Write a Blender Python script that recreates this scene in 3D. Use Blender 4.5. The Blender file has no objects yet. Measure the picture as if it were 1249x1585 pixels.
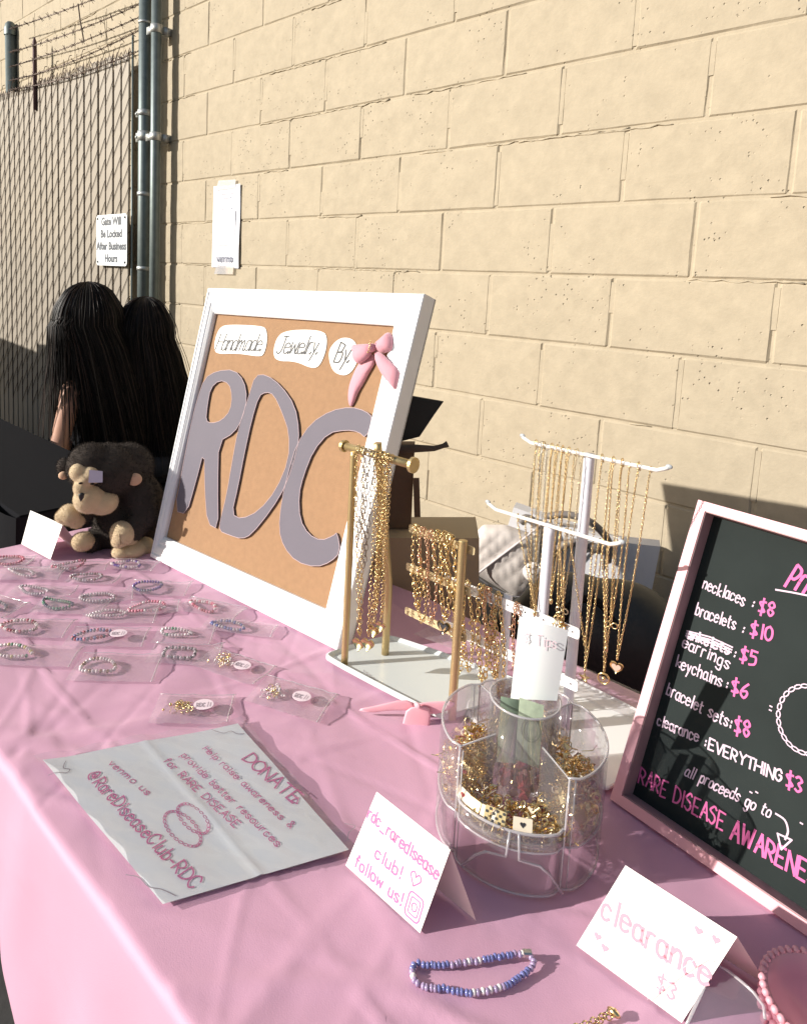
import bpy, bmesh, math, random
from mathutils import Vector, Matrix
from mathutils.geometry import tessellate_polygon
random.seed(7)
sc = bpy.context.scene
COL = sc.collection
# ------------------------------------------------------------------ camera
F, CX, CY = 1061.92, 550.48, 561.45
yaw, pitch, roll = -.7631, .1198, .0444
WALL_Y = 1.9069; TZ = .74
O = Vector((0, 0, 1.35))
fw = Vector((math.sin(yaw)*math.cos(pitch), math.cos(yaw)*math.cos(pitch), -math.sin(pitch)))
_r = Vector((math.cos(yaw), -math.sin(yaw), 0)); _u = _r.cross(fw)
cr = math.cos(roll)*_r + math.sin(roll)*_u
cu = -math.sin(roll)*_r + math.cos(roll)*_u
cam = bpy.data.cameras.new('camera'); camo = bpy.data.objects.new('camera', cam); COL.objects.link(camo)
camo.matrix_world = Matrix(((cr.x, cu.x, -fw.x, O.x), (cr.y, cu.y, -fw.y, O.y), (cr.z, cu.z, -fw.z, O.z), (0, 0, 0, 1)))
cam.sensor_fit = 'HORIZONTAL'; cam.sensor_width = 36; cam.lens = F/1249*36
cam.shift_x = (624.5-CX)/1249; cam.shift_y = (CY-792.5)/1249
cam.clip_start = .02; cam.clip_end = 500
sc.camera = camo
# ------------------------------------------------------------------ light
LD = Vector((.69, 1, -.48)).normalized()          # direction the sunlight travels
w = bpy.data.worlds.new('World'); sc.world = w; w.use_nodes = True
nt = w.node_tree; bg = nt.nodes['Background']
sky = nt.nodes.new('ShaderNodeTexSky'); sky.sky_type = 'NISHITA'; sky.sun_disc = False
sky.sun_elevation = math.radians(22.4); sky.sun_rotation = math.atan2(-.69, -1)
sky.air_density = 1.2; sky.dust_density = 1.5
nt.links.new(sky.outputs[0], bg.inputs[0]); bg.inputs[1].default_value = .085
sl = bpy.data.lights.new('sun', 'SUN'); sl.energy = 5.0; sl.angle = math.radians(.5); sl.color = (1, .955, .88)
so = bpy.data.objects.new('sun', sl); COL.objects.link(so)
so.rotation_euler = LD.to_track_quat('-Z', 'Y').to_euler(); so.location = (-3, -5, 4)
sc.view_settings.view_transform = 'Standard'; sc.view_settings.look = 'None'
sc.view_settings.exposure = .33; sc.view_settings.gamma = 1
# ------------------------------------------------------------------ rays: a pixel of the photo to a point on a real plane
def ray(x, y): return fw + cr*((x-CX)/F) - cu*((y-CY)/F)
def pz(x, y, z=TZ): d = ray(x, y); return O + d*((z-O.z)/d.z)
def py(x, y, Y): d = ray(x, y); return O + d*(Y/d.y)
class Plane:
    """origin + ex (u), ey (v), n (w) axes"""
    def __init__(s, o, ex, ey):
        s.o = Vector(o); s.ex = Vector(ex).normalized(); s.n = s.ex.cross(Vector(ey)).normalized(); s.ey = s.n.cross(s.ex)
    def __call__(s, u, v, w=0): return s.o + s.ex*u + s.ey*v + s.n*w
    def px(s, x, y, w=0):
        d = ray(x, y); q = s.o + s.n*w; t = (q-O).dot(s.n)/d.dot(s.n); p = O+d*t-s.o
        return (p.dot(s.ex), p.dot(s.ey))
    def shift(s, w): return Plane(s.o+s.n*w, s.ex, s.ey)
class View:
    """vertical plane through an anchor, square to the line of sight"""
    def __init__(s, a):
        s.a = Vector(a); h = Vector((s.a.x, s.a.y, 0)).normalized(); s.t = -h; s.r = h.cross(Vector((0, 0, 1)))
    def p(s, x, y, c=0):
        q = s.a+s.t*c; d = ray(x, y); return O + d*((q-O).dot(s.t)/d.dot(s.t))
# ------------------------------------------------------------------ materials
MATS = {}
def mat(name, col, rough=.6, metal=0, bump=0, bscale=200, var=0, vscale=8, sheen=0, spec=.5, coat=0, detail=4):
    if name in MATS: return MATS[name]
    m = bpy.data.materials.new(name); m.use_nodes = True; MATS[name] = m
    n = m.node_tree.nodes; l = m.node_tree.links; b = n['Principled BSDF']
    b.inputs['Base Color'].default_value = (*col, 1); b.inputs['Roughness'].default_value = rough
    b.inputs['Metallic'].default_value = metal; b.inputs['Specular IOR Level'].default_value = spec
    if sheen: b.inputs['Sheen Weight'].default_value = sheen
    if coat: b.inputs['Coat Weight'].default_value = coat
    tc = n.new('ShaderNodeTexCoord')
    if var:
        t = n.new('ShaderNodeTexNoise'); t.inputs['Scale'].default_value = vscale; t.inputs['Detail'].default_value = 6
        l.new(tc.outputs['Object'], t.inputs['Vector'])
        mx = n.new('ShaderNodeMix'); mx.data_type = 'RGBA'; l.new(t.outputs['Fac'], mx.inputs['Factor'])
        mx.inputs['A'].default_value = (*[c*(1-var) for c in col], 1); mx.inputs['B'].default_value = (*[min(1, c*(1+var)) for c in col], 1)
        l.new(mx.outputs['Result'], b.inputs['Base Color'])
    if bump:
        t = n.new('ShaderNodeTexNoise'); t.inputs['Scale'].default_value = bscale; t.inputs['Detail'].default_value = detail
        l.new(tc.outputs['Object'], t.inputs['Vector'])
        bp = n.new('ShaderNodeBump'); bp.inputs['Strength'].default_value = bump; bp.inputs['Distance'].default_value = .002
        l.new(t.outputs['Fac'], bp.inputs['Height']); l.new(bp.outputs[0], b.inputs['Normal'])
    return m
def clear(name, tint=(1, 1, 1), refl=.12, haze=.06, hcol=(.9, .88, .9), rough=.05, bump=0, bscale=60, fm=.5):
    """thin clear plastic: mostly see-through, a fresnel gloss and a little milky scatter"""
    m = bpy.data.materials.new(name); m.use_nodes = True; n = m.node_tree.nodes; l = m.node_tree.links
    n.remove(n['Principled BSDF']); out = n['Material Output']
    tr = n.new('ShaderNodeBsdfTransparent'); tr.inputs[0].default_value = (*tint, 1)
    gl = n.new('ShaderNodeBsdfGlossy'); gl.inputs['Roughness'].default_value = rough
    df = n.new('ShaderNodeBsdfDiffuse'); df.inputs[0].default_value = (*hcol, 1)
    lw = n.new('ShaderNodeLayerWeight'); lw.inputs[0].default_value = .25
    ma = n.new('ShaderNodeMath'); ma.operation = 'MULTIPLY_ADD'; ma.inputs[1].default_value = fm; ma.inputs[2].default_value = refl
    l.new(lw.outputs['Fresnel'], ma.inputs[0])
    m1 = n.new('ShaderNodeMixShader'); m1.inputs[0].default_value = haze; l.new(tr.outputs[0], m1.inputs[1]); l.new(df.outputs[0], m1.inputs[2])
    m2 = n.new('ShaderNodeMixShader'); l.new(ma.outputs[0], m2.inputs[0]); l.new(m1.outputs[0], m2.inputs[1]); l.new(gl.outputs[0], m2.inputs[2])
    l.new(m2.outputs[0], out.inputs[0])
    if bump:
        tc = n.new('ShaderNodeTexCoord'); t = n.new('ShaderNodeTexNoise'); t.inputs['Scale'].default_value = bscale
        l.new(tc.outputs['Object'], t.inputs['Vector'])
        bp = n.new('ShaderNodeBump'); bp.inputs['Strength'].default_value = bump; bp.inputs['Distance'].default_value = .004
        l.new(t.outputs['Fac'], bp.inputs['Height']); l.new(bp.outputs[0], gl.inputs['Normal']); l.new(bp.outputs[0], lw.inputs['Normal'])
    return m
def wall_mat():
    m = bpy.data.materials.new('painted_block'); m.use_nodes = True; n = m.node_tree.nodes; l = m.node_tree.links; b = n['Principled BSDF']
    b.inputs['Roughness'].default_value = .75; b.inputs['Specular IOR Level'].default_value = .25
    tc = n.new('ShaderNodeNewGeometry')
    def noise(s, d=5, r=.6):
        t = n.new('ShaderNodeTexNoise'); t.inputs['Scale'].default_value = s; t.inputs['Detail'].default_value = d; t.inputs['Roughness'].default_value = r
        l.new(tc.outputs['Position'], t.inputs['Vector']); return t
    a = noise(1.3, 8, .65); c = noise(26)
    mx = n.new('ShaderNodeMix'); mx.data_type = 'RGBA'; l.new(a.outputs['Fac'], mx.inputs['Factor'])
    mx.inputs['A'].default_value = (.47, .395, .285, 1); mx.inputs['B'].default_value = (.54, .46, .338, 1)
    m2 = n.new('ShaderNodeMix'); m2.data_type = 'RGBA'; m2.blend_type = 'MULTIPLY'; m2.inputs['Factor'].default_value = .3
    l.new(mx.outputs['Result'], m2.inputs['A']); l.new(c.outputs['Fac'], m2.inputs['B'])
    l.new(m2.outputs['Result'], b.inputs['Base Color'])
    # pits gathered in patches
    v = n.new('ShaderNodeTexVoronoi'); v.inputs['Scale'].default_value = 85; l.new(tc.outputs['Position'], v.inputs['Vector'])
    r1 = n.new('ShaderNodeMapRange'); r1.inputs[1].default_value = .0; r1.inputs[2].default_value = .26; l.new(v.outputs['Distance'], r1.inputs[0])
    pch = noise(7, 3); r2 = n.new('ShaderNodeMapRange'); r2.inputs[1].default_value = .50; r2.inputs[2].default_value = .60; l.new(pch.outputs['Fac'], r2.inputs[0])
    sp = n.new('ShaderNodeSeparateColor'); l.new(v.outputs['Color'], sp.inputs[0])
    gt = n.new('ShaderNodeMath'); gt.operation = 'GREATER_THAN'; gt.inputs[1].default_value = .68; l.new(sp.outputs[0], gt.inputs[0])
    k = n.new('ShaderNodeMath'); k.operation = 'MULTIPLY'; l.new(gt.outputs[0], k.inputs[0]); l.new(r2.outputs[0], k.inputs[1])
    iv = n.new('ShaderNodeMath'); iv.operation = 'SUBTRACT'; iv.inputs[0].default_value = 1; l.new(r1.outputs[0], iv.inputs[1])
    pit = n.new('ShaderNodeMath'); pit.operation = 'MULTIPLY'; l.new(iv.outputs[0], pit.inputs[0]); l.new(k.outputs[0], pit.inputs[1])
    fine = noise(120, 4); mid = noise(18, 4)
    h = n.new('ShaderNodeMath'); h.operation = 'MULTIPLY_ADD'; h.inputs[1].default_value = -2.0; l.new(pit.outputs[0], h.inputs[0]); 
    h2 = n.new('ShaderNodeMath'); h2.operation = 'MULTIPLY_ADD'; h2.inputs[1].default_value = .22; l.new(fine.outputs['Fac'], h2.inputs[0])
    h3 = n.new('ShaderNodeMath'); h3.operation = 'MULTIPLY'; h3.inputs[1].default_value = .38; l.new(mid.outputs['Fac'], h3.inputs[0]); l.new(h3.outputs[0], h2.inputs[2])
    l.new(h2.outputs[0], h.inputs[2])
    bp = n.new('ShaderNodeBump'); bp.inputs['Strength'].default_value = .8; bp.inputs['Distance'].default_value = .004
    l.new(h.outputs[0], bp.inputs['Height']); l.new(bp.outputs[0], b.inputs['Normal'])
    return m
WALLM = wall_mat()
GOLD = mat('gold', (.82, .62, .32), .24, 1)
GOLDM = mat('brushed_gold', (.56, .43, .22), .42, .85, .25, 700)
SILV = mat('silver', (.62, .60, .56), .28, 1)
DSILV = mat('antique_silver', (.36, .31, .26), .3, 1)
WHITE = mat('white_lacquer', (.86, .87, .88), .45, 0, .12, 60)
POST = mat('white_metal', (.74, .75, .84), .4)
PAPER = mat('paper', (.84, .83, .80), .85, 0, .08, 150)
CARDP = mat('card_stock', (.86, .84, .80), .8, 0, .15, 300)
INKK = mat('black_ink', (.03, .03, .035), .6)
INKP = mat('pink_marker', (.62, .15, .34), .6)
INKF = mat('faint_pink_marker', (.66, .30, .38), .7)
INKT = mat('pale_pink_marker', (.80, .62, .68), .7)
INKG = mat('grey_ink', (.33, .27, .31), .6)
CHALKW = mat('pink_white_chalk_pen', (.66, .50, .60), .8)
CHALKP = mat('hot_pink_chalk_pen', (.70, .14, .36), .8)
SKIN = mat('skin', (.50, .27, .19), .5, 0, .1, 300)
BLACKC = mat('black_fabric', (.010, .010, .012), .95, 0, .4, 400, spec=.1)
STEEL = mat('galvanised_steel', (.15, .18, .18), .5, .55, .1, 40, var=.25, vscale=30)
WIRE = mat('rusty_wire', (.11, .075, .06), .6, .4)
SLAT = mat('tan_plastic_slat', (.33, .285, .23), .5, 0, .15, 30, var=.14, vscale=4)
# ------------------------------------------------------------------ mesh builder
class MB:
    def __init__(s): s.v = []; s.f = []; s.m = []; s.k = 0; s.sm = False
    def add(s, vs, fs):
        b = len(s.v); s.v += [tuple(v) for v in vs]; s.f += [tuple(i+b for i in f) for f in fs]; s.m += [s.k]*len(fs)
    def box(s, c, sx, sy, sz, ax=None):
        ax = ax or (Vector((1, 0, 0)), Vector((0, 1, 0)), Vector((0, 0, 1))); c = Vector(c)
        vs = [c+ax[0]*(sx/2*i)+ax[1]*(sy/2*j)+ax[2]*(sz/2*k) for i in (-1, 1) for j in (-1, 1) for k in (-1, 1)]
        s.add(vs, [(0, 1, 3, 2), (4, 6, 7, 5), (0, 4, 5, 1), (2, 3, 7, 6), (0, 2, 6, 4), (1, 5, 7, 3)])
    def cbox(s, c, sx, sy, sz, ch, ax=None):
        """box with chamfered edges on the x/z outline of its front (-y)"""
        ax = ax or (Vector((1, 0, 0)), Vector((0, 1, 0)), Vector((0, 0, 1))); c = Vector(c)
        def ring(a, b, y): return [c+ax[0]*(a*i)+ax[1]*y+ax[2]*(b*k) for i, k in ((-1, -1), (1, -1), (1, 1), (-1, 1))]
        vs = ring(sx/2, sz/2, sy/2)+ring(sx/2, sz/2, -sy/2+ch)+ring(sx/2-ch, sz/2-ch, -sy/2)
        fs = [(3, 2, 1, 0), (8, 9, 10, 11)]
        for a in (0, 4):
            for i in range(4): j = (i+1) % 4; fs.append((a+i, a+j, a+4+j, a+4+i))
        s.add(vs, fs)
    def tube(s, pts, r, n=8, caps=True, closed=False):
        pts = [Vector(p) for p in pts]; N = len(pts)
        rs = r if isinstance(r, (list, tuple)) else [r]*N
        up = None; vs = []
        for i, p in enumerate(pts):
            a = pts[(i-1) % N] if (closed or i) else p; b = pts[(i+1) % N] if (closed or i < N-1) else p
            t = (b-a)
            if t.length < 1e-9: t = Vector((0, 0, 1))
            t.normalize()
            if up is None: up = Vector((0, 0, 1)) if abs(t.z) < .9 else Vector((1, 0, 0))
            up = (up-t*up.dot(t))
            if up.length < 1e-6: up = t.orthogonal()
            up.normalize(); sd = t.cross(up)
            for k in range(n):
                q = 2*math.pi*k/n; vs.append(p+(up*math.cos(q)+sd*math.sin(q))*rs[i])
        fs = []
        for i in range(N if closed else N-1):
            j = (i+1) % N
            for k in range(n): l = (k+1) % n; fs.append((i*n+k, i*n+l, j*n+l, j*n+k))
        if caps and not closed:
            fs.append(tuple(reversed(range(n)))); fs.append(tuple((N-1)*n+k for k in range(n)))
        s.add(vs, fs)
    def ball(s, c, r, n=8, m=6, ax=None):
        c = Vector(c); ax = ax or (Vector((1, 0, 0)), Vector((0, 1, 0)), Vector((0, 0, 1)))
        rx, ry, rz = r if isinstance(r, (tuple, list)) else (r, r, r)
        vs = [c+ax[2]*rz]
        for j in range(1, m):
            t = math.pi*j/m
            for i in range(n):
                q = 2*math.pi*i/n; vs.append(c+ax[0]*(rx*math.sin(t)*math.cos(q))+ax[1]*(ry*math.sin(t)*math.sin(q))+ax[2]*(rz*math.cos(t)))
        vs.append(c-ax[2]*rz); L = len(vs)-1; fs = []
        for i in range(n):
            k = (i+1) % n; fs.append((0, 1+i, 1+k)); fs.append((L, 1+(m-2)*n+k, 1+(m-2)*n+i))
            for j in range(m-2): fs.append((1+j*n+i, 1+(j+1)*n+i, 1+(j+1)*n+k, 1+j*n+k))
        s.add(vs, fs)
    def torus(s, c, R, r, ax, n=8, m=4, sx=1):
        """ring in the plane ax[0], ax[1]; stretched sx along ax[0]"""
        vs = []; fs = []
        for i in range(n):
            q = 2*math.pi*i/n; d = ax[0]*(math.cos(q)*sx)+ax[1]*math.sin(q); dr = ax[0]*math.cos(q)+ax[1]*math.sin(q)
            for j in range(m):
                t = 2*math.pi*j/m; vs.append(c+d*R+dr*(r*math.cos(t))+ax[2]*(r*math.sin(t)))
        for i in range(n):
            k = (i+1) % n
            for j in range(m): l = (j+1) % m; fs.append((i*m+j, k*m+j, k*m+l, i*m+l))
        s.add(vs, fs)
    def prism(s, P, outline, w0, w1, holes=()):
        """flat piece on plane P between heights w0 (back) and w1 (front)"""
        loops = [list(outline)]+[list(h) for h in holes]
        tri = tessellate_polygon([[Vector((a[0], a[1], 0)) for a in L] for L in loops])
        flat = [a for L in loops for a in L]; n = len(flat)
        vs = [P(a[0], a[1], w1) for a in flat]+[P(a[0], a[1], w0) for a in flat]; fs = []
        for t in tri:
            a, b, c = [flat[i] for i in t]
            if (b[0]-a[0])*(c[1]-a[1])-(b[1]-a[1])*(c[0]-a[0]) < 0: t = (t[0], t[2], t[1])
            fs.append(tuple(t)); fs.append((t[2]+n, t[1]+n, t[0]+n))
        b = 0
        for L in loops:
            k = len(L)
            for i in range(k): j = (i+1) % k; fs.append((b+i, b+j, b+j+n, b+i+n))
            b += k
        s.add(vs, fs)
    def puff(s, P, outline, w0, w1, back=None):
        cx = sum(a[0] for a in outline)/len(outline); cy = sum(a[1] for a in outline)/len(outline); k = len(outline)
        vs = [P(a[0], a[1], w0 if back is None else back) for a in outline]
        for f, h in ((1, 0), (.85, .55), (.55, .9)): vs += [P(cx+(a[0]-cx)*f, cy+(a[1]-cy)*f, w0+(w1-w0)*h) for a in outline]
        vs.append(P(cx, cy, w1)); fs = [tuple(reversed(range(k)))]
        for r in range(3):
            for i in range(k): j = (i+1) % k; fs.append((r*k+i, r*k+j, (r+1)*k+j, (r+1)*k+i))
        for i in range(k): fs.append((3*k+i, 3*k+(i+1) % k, 4*k))
        s.add(vs, fs)
    def chain(s, path, ll, lw, wire, n=8, m=3, twist=0):
        """real links along a polyline"""
        pts = resample(path, ll*.78)
        for i in range(len(pts)-1):
            a, b = pts[i], pts[i+1]; t = (b-a).normalized(); o = t.orthogonal().normalized(); o2 = t.cross(o)
            q = (i % 2)*math.pi/2+twist+random.uniform(-.35, .35)
            e = o*math.cos(q)+o2*math.sin(q); R = lw/2
            s.torus((a+b)/2, R, wire, (t, e, t.cross(e)), n, m, ll/lw)
    def lathe(s, c, prof, n=32, a0=0, a1=2*math.pi, rf=None):
        """profile [(r,z)] turned round the vertical through c"""
        full = abs(a1-a0-2*math.pi) < 1e-6; N = n if full else n+1; vs = []; fs = []
        for r, z in prof:
            for i in range(N):
                q = a0+(a1-a0)*i/n; k = rf(q) if rf else 1; vs.append((c[0]+r*k*math.cos(q), c[1]+r*k*math.sin(q), c[2]+z))
        for j in range(len(prof)-1):
            for i in range(n): k = (i+1) % N; fs.append((j*N+i, j*N+k, (j+1)*N+k, (j+1)*N+i))
        s.add(vs, fs)
    def build(s, name, mats, parent=None, smooth=False, kind=None):
        me = bpy.data.meshes.new(name); me.from_pydata(s.v, [], s.f)
        for m in (mats if isinstance(mats, (list, tuple)) else [mats]): me.materials.append(m)
        me.polygons.foreach_set('material_index', s.m)
        if smooth: me.polygons.foreach_set('use_smooth', [True]*len(me.polygons))
        me.update(); o = bpy.data.objects.new(name, me); COL.objects.link(o)
        if parent: attach(o, parent)
        if kind: o['kind'] = kind
        return o
def attach(o, p):
    o.parent = p; L = WLOC.get(p.name)
    if L is not None: o.matrix_parent_inverse = L.inverted()
WLOC = {}
def resample(path, step):
    path = [Vector(p) for p in path]; out = [path[0].copy()]; need = step
    for a, b in zip(path, path[1:]):
        L = (b-a).length; d = need
        while d <= L: out.append(a.lerp(b, d/L)); d += step
        need = d-L
    return out
def tag(o, label, cat, group=None):
    o['label'] = label; o['category'] = cat
    if group: o['group'] = group
    return o
def thing(name, label, cat, loc, group=None):
    o = bpy.data.objects.new(name, None); COL.objects.link(o); o.location = loc; o.empty_display_size = .05
    WLOC[o.name] = Matrix.Translation(Vector(loc)); return tag(o, label, cat, group)
def struct(o): o['kind'] = 'structure'; return o
def smoothpoly(pts, it=2, closed=True):
    for _ in range(it):
        out = []; n = len(pts)
        for i in range(n if closed else n-1):
            a, b = pts[i], pts[(i+1) % n]
            out.append(tuple(a[k]*.75+b[k]*.25 for k in range(len(a)))); out.append(tuple(a[k]*.25+b[k]*.75 for k in range(len(a))))
        pts = out if closed else [pts[0]]+out+[pts[-1]]
    return pts
# ------------------------------------------------------------------ hand lettering
G = {'a': (5, "44 25 04 01 20 41/45 41 50"), 'b': (5, "08 00/04 25 44 41 20 01"), 'c': (5, "44 25 04 01 20 41"), 'd': (5, "44 25 04 01 20 41/48 40"),
 'e': (5, "03 43 44 25 04 01 20 41"), 'f': (4, "37 28 16 10/!05 35"), 'g': (5, "44 25 04 01 20 41/45 4b 2c 0b"), 'h': (5, "08 00/03 25 44 40"),
 'i': (2, "!15 10/!17 16"), 'k': (5, "08 00/!44 02/!12 40"), 'l': (2, "!18 10"), 'm': (8, "05 00/03 25 33 30/33 55 63 60"), 'n': (5, "05 00/03 25 44 40"),
 'o': (5, "25 04 01 20 41 44 25"), 'p': (5, "05 0c/04 25 44 41 20 01"), 'r': (4, "05 00/03 15 35"), 's': (5, "44 25 04 13 32 41 20 01"),
 't': (4, "17 11 20 30/!05 35"), 'u': (5, "05 01 20 41/45 40"), 'v': (5, "!05 20 45"), 'w': (7, "!05 10 34 50 65"), 'y': (5, "!05 21/!45 1c"),
 'A': (6, "!00 38 60/!13 53"), 'B': (6, "!00 08/08 47 46 34 04/04 44 52 40 00"), 'C': (6, "56 38 06 02 30 52"), 'D': (6, "!00 08/08 47 64 41 00"),
 'E': (6, "!58 08 00 50/!04 44"), 'G': (6, "56 38 06 02 30 52 54 34"), 'H': (6, "!08 00/!68 60/!04 64"), 'I': (2, "!18 10"), 'J': (6, "48 42 20 01/!28 68"),
 'N': (6, "!00 08 60 68"), 'O': (6, "38 06 02 30 62 66 38"), 'P': (6, "!00 08/08 47 55 33 04"), 'R': (6, "!00 08/08 47 55 33 04/!14 50"),
 'S': (6, "57 38 06 15 44 52 30 01"), 'T': (6, "!08 68/!38 30"), 'V': (6, "!08 30 68"), 'W': (9, "!08 20 46 60 88"), 'Y': (6, "!08 34 68/!34 30"),
 '0': (5, "28 06 02 20 42 46 28"), '1': (2, "!18 10"), '3': (5, "07 28 46 24 42 20 01"), '5': (5, "!48 08 05/05 35 43 31 10 00"),
 '6': (5, "48 15 02 20 42 34 03"), '8': (5, "24 06 28 46 24 02 20 42 24"), '$': (5, "47 27 06 24 42 21 01/!29 2a"), ':': (2, "!12 11/!15 14"),
 '!': (2, "!18 13/!11 10"), '@': (8, "44 35 24 33 43 45/45 52 64 56 38 16 03 21 50"), '-': (4, "!03 33"), '_': (6, "!0a 5a"), '&': (5, "50 07 28 36 02 20 43"),
 '~': (5, "25 17 06 04 20/25 37 46 44 20"), ' ': (4, ""), '^': (5, "!00 26 40 00")}
def cat_rom(p, k=4):
    if len(p) < 3: return p
    q = [p[0]]+p+[p[-1]]; out = []
    for i in range(1, len(q)-2):
        for t in range(k):
            t /= k; a, b, c, d = q[i-1], q[i], q[i+1], q[i+2]
            out.append(tuple(.5*(2*b[j]+(c[j]-a[j])*t+(2*a[j]-5*b[j]+4*c[j]-d[j])*t*t+(3*b[j]-a[j]-3*c[j]+d[j])*t**3) for j in (0, 1)))
    return out+[p[-1]]
def yv(ch): return {'a': -1, 'b': -2, 'c': -3}.get(ch, None) if ch in 'abc' else int(ch)
def strokes(text, jit=.25, cursive=False):
    x = 0; out = []; rnd = random.Random(text)
    for ch in text:
        wd, s = G[ch]; dy = rnd.uniform(-jit, jit)
        for st in (s.split('/') if s else []):
            sharp = st[0] == '!'; st = st.lstrip('!')
            p = [(int(a[0])+x+rnd.uniform(-jit, jit)*.5, yv(a[1])+dy+rnd.uniform(-jit, jit)*.5) for a in st.split()]
            out.append(p if sharp else cat_rom(p))
        if cursive and ch.islower(): out.append(cat_rom([(x+wd-1, .3), (x+wd-.4, 0), (x+wd+.3, 1)]))
        x += wd+(.2 if cursive else 1.3)
    return out, x-1.3
def ribbon(mb, P, pts, wd, h):
    """pen stroke: one short quad per segment, ends overlapping a little, each a hair above the last"""
    for i in range(len(pts)-1):
        a, b = pts[i], pts[i+1]; dx, dy = b[0]-a[0], b[1]-a[1]; L = math.hypot(dx, dy)
        if L < 1e-7: continue
        dx /= L; dy /= L; e = wd*.35; hh = h+.00003*(i % 4); w2 = wd/2
        q = [(a[0]-dx*e, a[1]-dy*e), (b[0]+dx*e, b[1]+dy*e)]
        mb.add([P(q[0][0]+dy*w2, q[0][1]-dx*w2, hh), P(q[1][0]+dy*w2, q[1][1]-dx*w2, hh), P(q[1][0]-dy*w2, q[1][1]+dx*w2, hh), P(q[0][0]-dy*w2, q[0][1]+dx*w2, hh)], [(0, 1, 2, 3)])
def write(mb, P, text, a, b, hgt, wd, lift=.0006, slant=0, cursive=False, jit=.25):
    """letters from local point a to local point b (baseline), hgt = cap height in metres"""
    st, W = strokes(text, jit, cursive); dx, dy = b[0]-a[0], b[1]-a[1]; L = math.hypot(dx, dy); ex = (dx/L, dy/L); ey = (-ex[1], ex[0]); sx = L/W; sy = hgt/8
    for p in st:
        q = []
        for (x, y) in p:
            X = x*sx+y*sy*slant; Y = y*sy; q.append((a[0]+ex[0]*X+ey[0]*Y, a[1]+ex[1]*X+ey[1]*Y))
        ribbon(mb, P, q, wd, lift)
def draw(mb, P, pts, wd, lift=.0006, closed=False):
    ribbon(mb, P, list(pts)+([pts[0]] if closed else []), wd, lift)
def circ(c, rx, ry=None, n=14, a=0):
    ry = ry or rx; return [(c[0]+rx*math.cos(2*math.pi*i/n+a), c[1]+ry*math.sin(2*math.pi*i/n+a)) for i in range(n)]
def chainring(mb, P, c, rx, ry, k, r, wd, a0=0, a1=2*math.pi):
    for i in range(k):
        q = a0+(a1-a0)*i/k; cx, cy = c[0]+rx*math.cos(q), c[1]+ry*math.sin(q); t = math.atan2(ry*math.cos(q), -rx*math.sin(q))
        pts = [(cx+r*1.35*math.cos(s)*math.cos(t)-r*.7*math.sin(s)*math.sin(t), cy+r*1.35*math.cos(s)*math.sin(t)+r*.7*math.sin(s)*math.cos(t)) for s in [2*math.pi*j/8 for j in range(8)]]
        draw(mb, P, pts, wd, closed=True)
def typed(name, P, text, c, size, m, parent, lift=.0008, sx=1, bold=0):
    cv = bpy.data.curves.new(name, 'FONT'); cv.body = text; cv.size = size; cv.align_x = 'CENTER'; cv.align_y = 'CENTER'; cv.offset = bold; cv.resolution_u = 3; cv.space_line = 1.15
    t = bpy.data.objects.new('tmp', cv); COL.objects.link(t); bpy.context.view_layer.update()
    me = bpy.data.meshes.new_from_object(t.evaluated_get(bpy.context.evaluated_depsgraph_get())); bpy.data.objects.remove(t)
    me.transform(Matrix.Diagonal((sx, 1, 1, 1)))
    for v in me.vertices: v.co = P(c[0]+v.co.x, c[1]+v.co.y, lift)
    me.materials.clear(); me.materials.append(m); me.name = name; o = bpy.data.objects.new(name, me); COL.objects.link(o); attach(o, parent); return o
def heart(cx, cy, s, n=20):
    out = []
    for i in range(n):
        t = 2*math.pi*i/n; out.append((cx+s*math.sin(t)**3, cy+s*(13*math.cos(t)-5*math.cos(2*t)-2*math.cos(3*t)-math.cos(4*t))/16))
    return out[::-1]
XW, ZW, YW = Vector((1, 0, 0)), Vector((0, 0, 1)), Vector((0, 1, 0))
TABLE = Plane((0, 0, TZ), (1, 0, 0), (0, 1, 0))
# ================================================================== SETTING
# ground
m = MB(); m.add([(-60, -60, 0), (60, -60, 0), (60, 60, 0), (-60, 60, 0)], [(0, 1, 2, 3)])
struct(m.build('ground', mat('asphalt', (.05, .048, .047), .9, 0, .6, 60, var=.3, vscale=20)))
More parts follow.
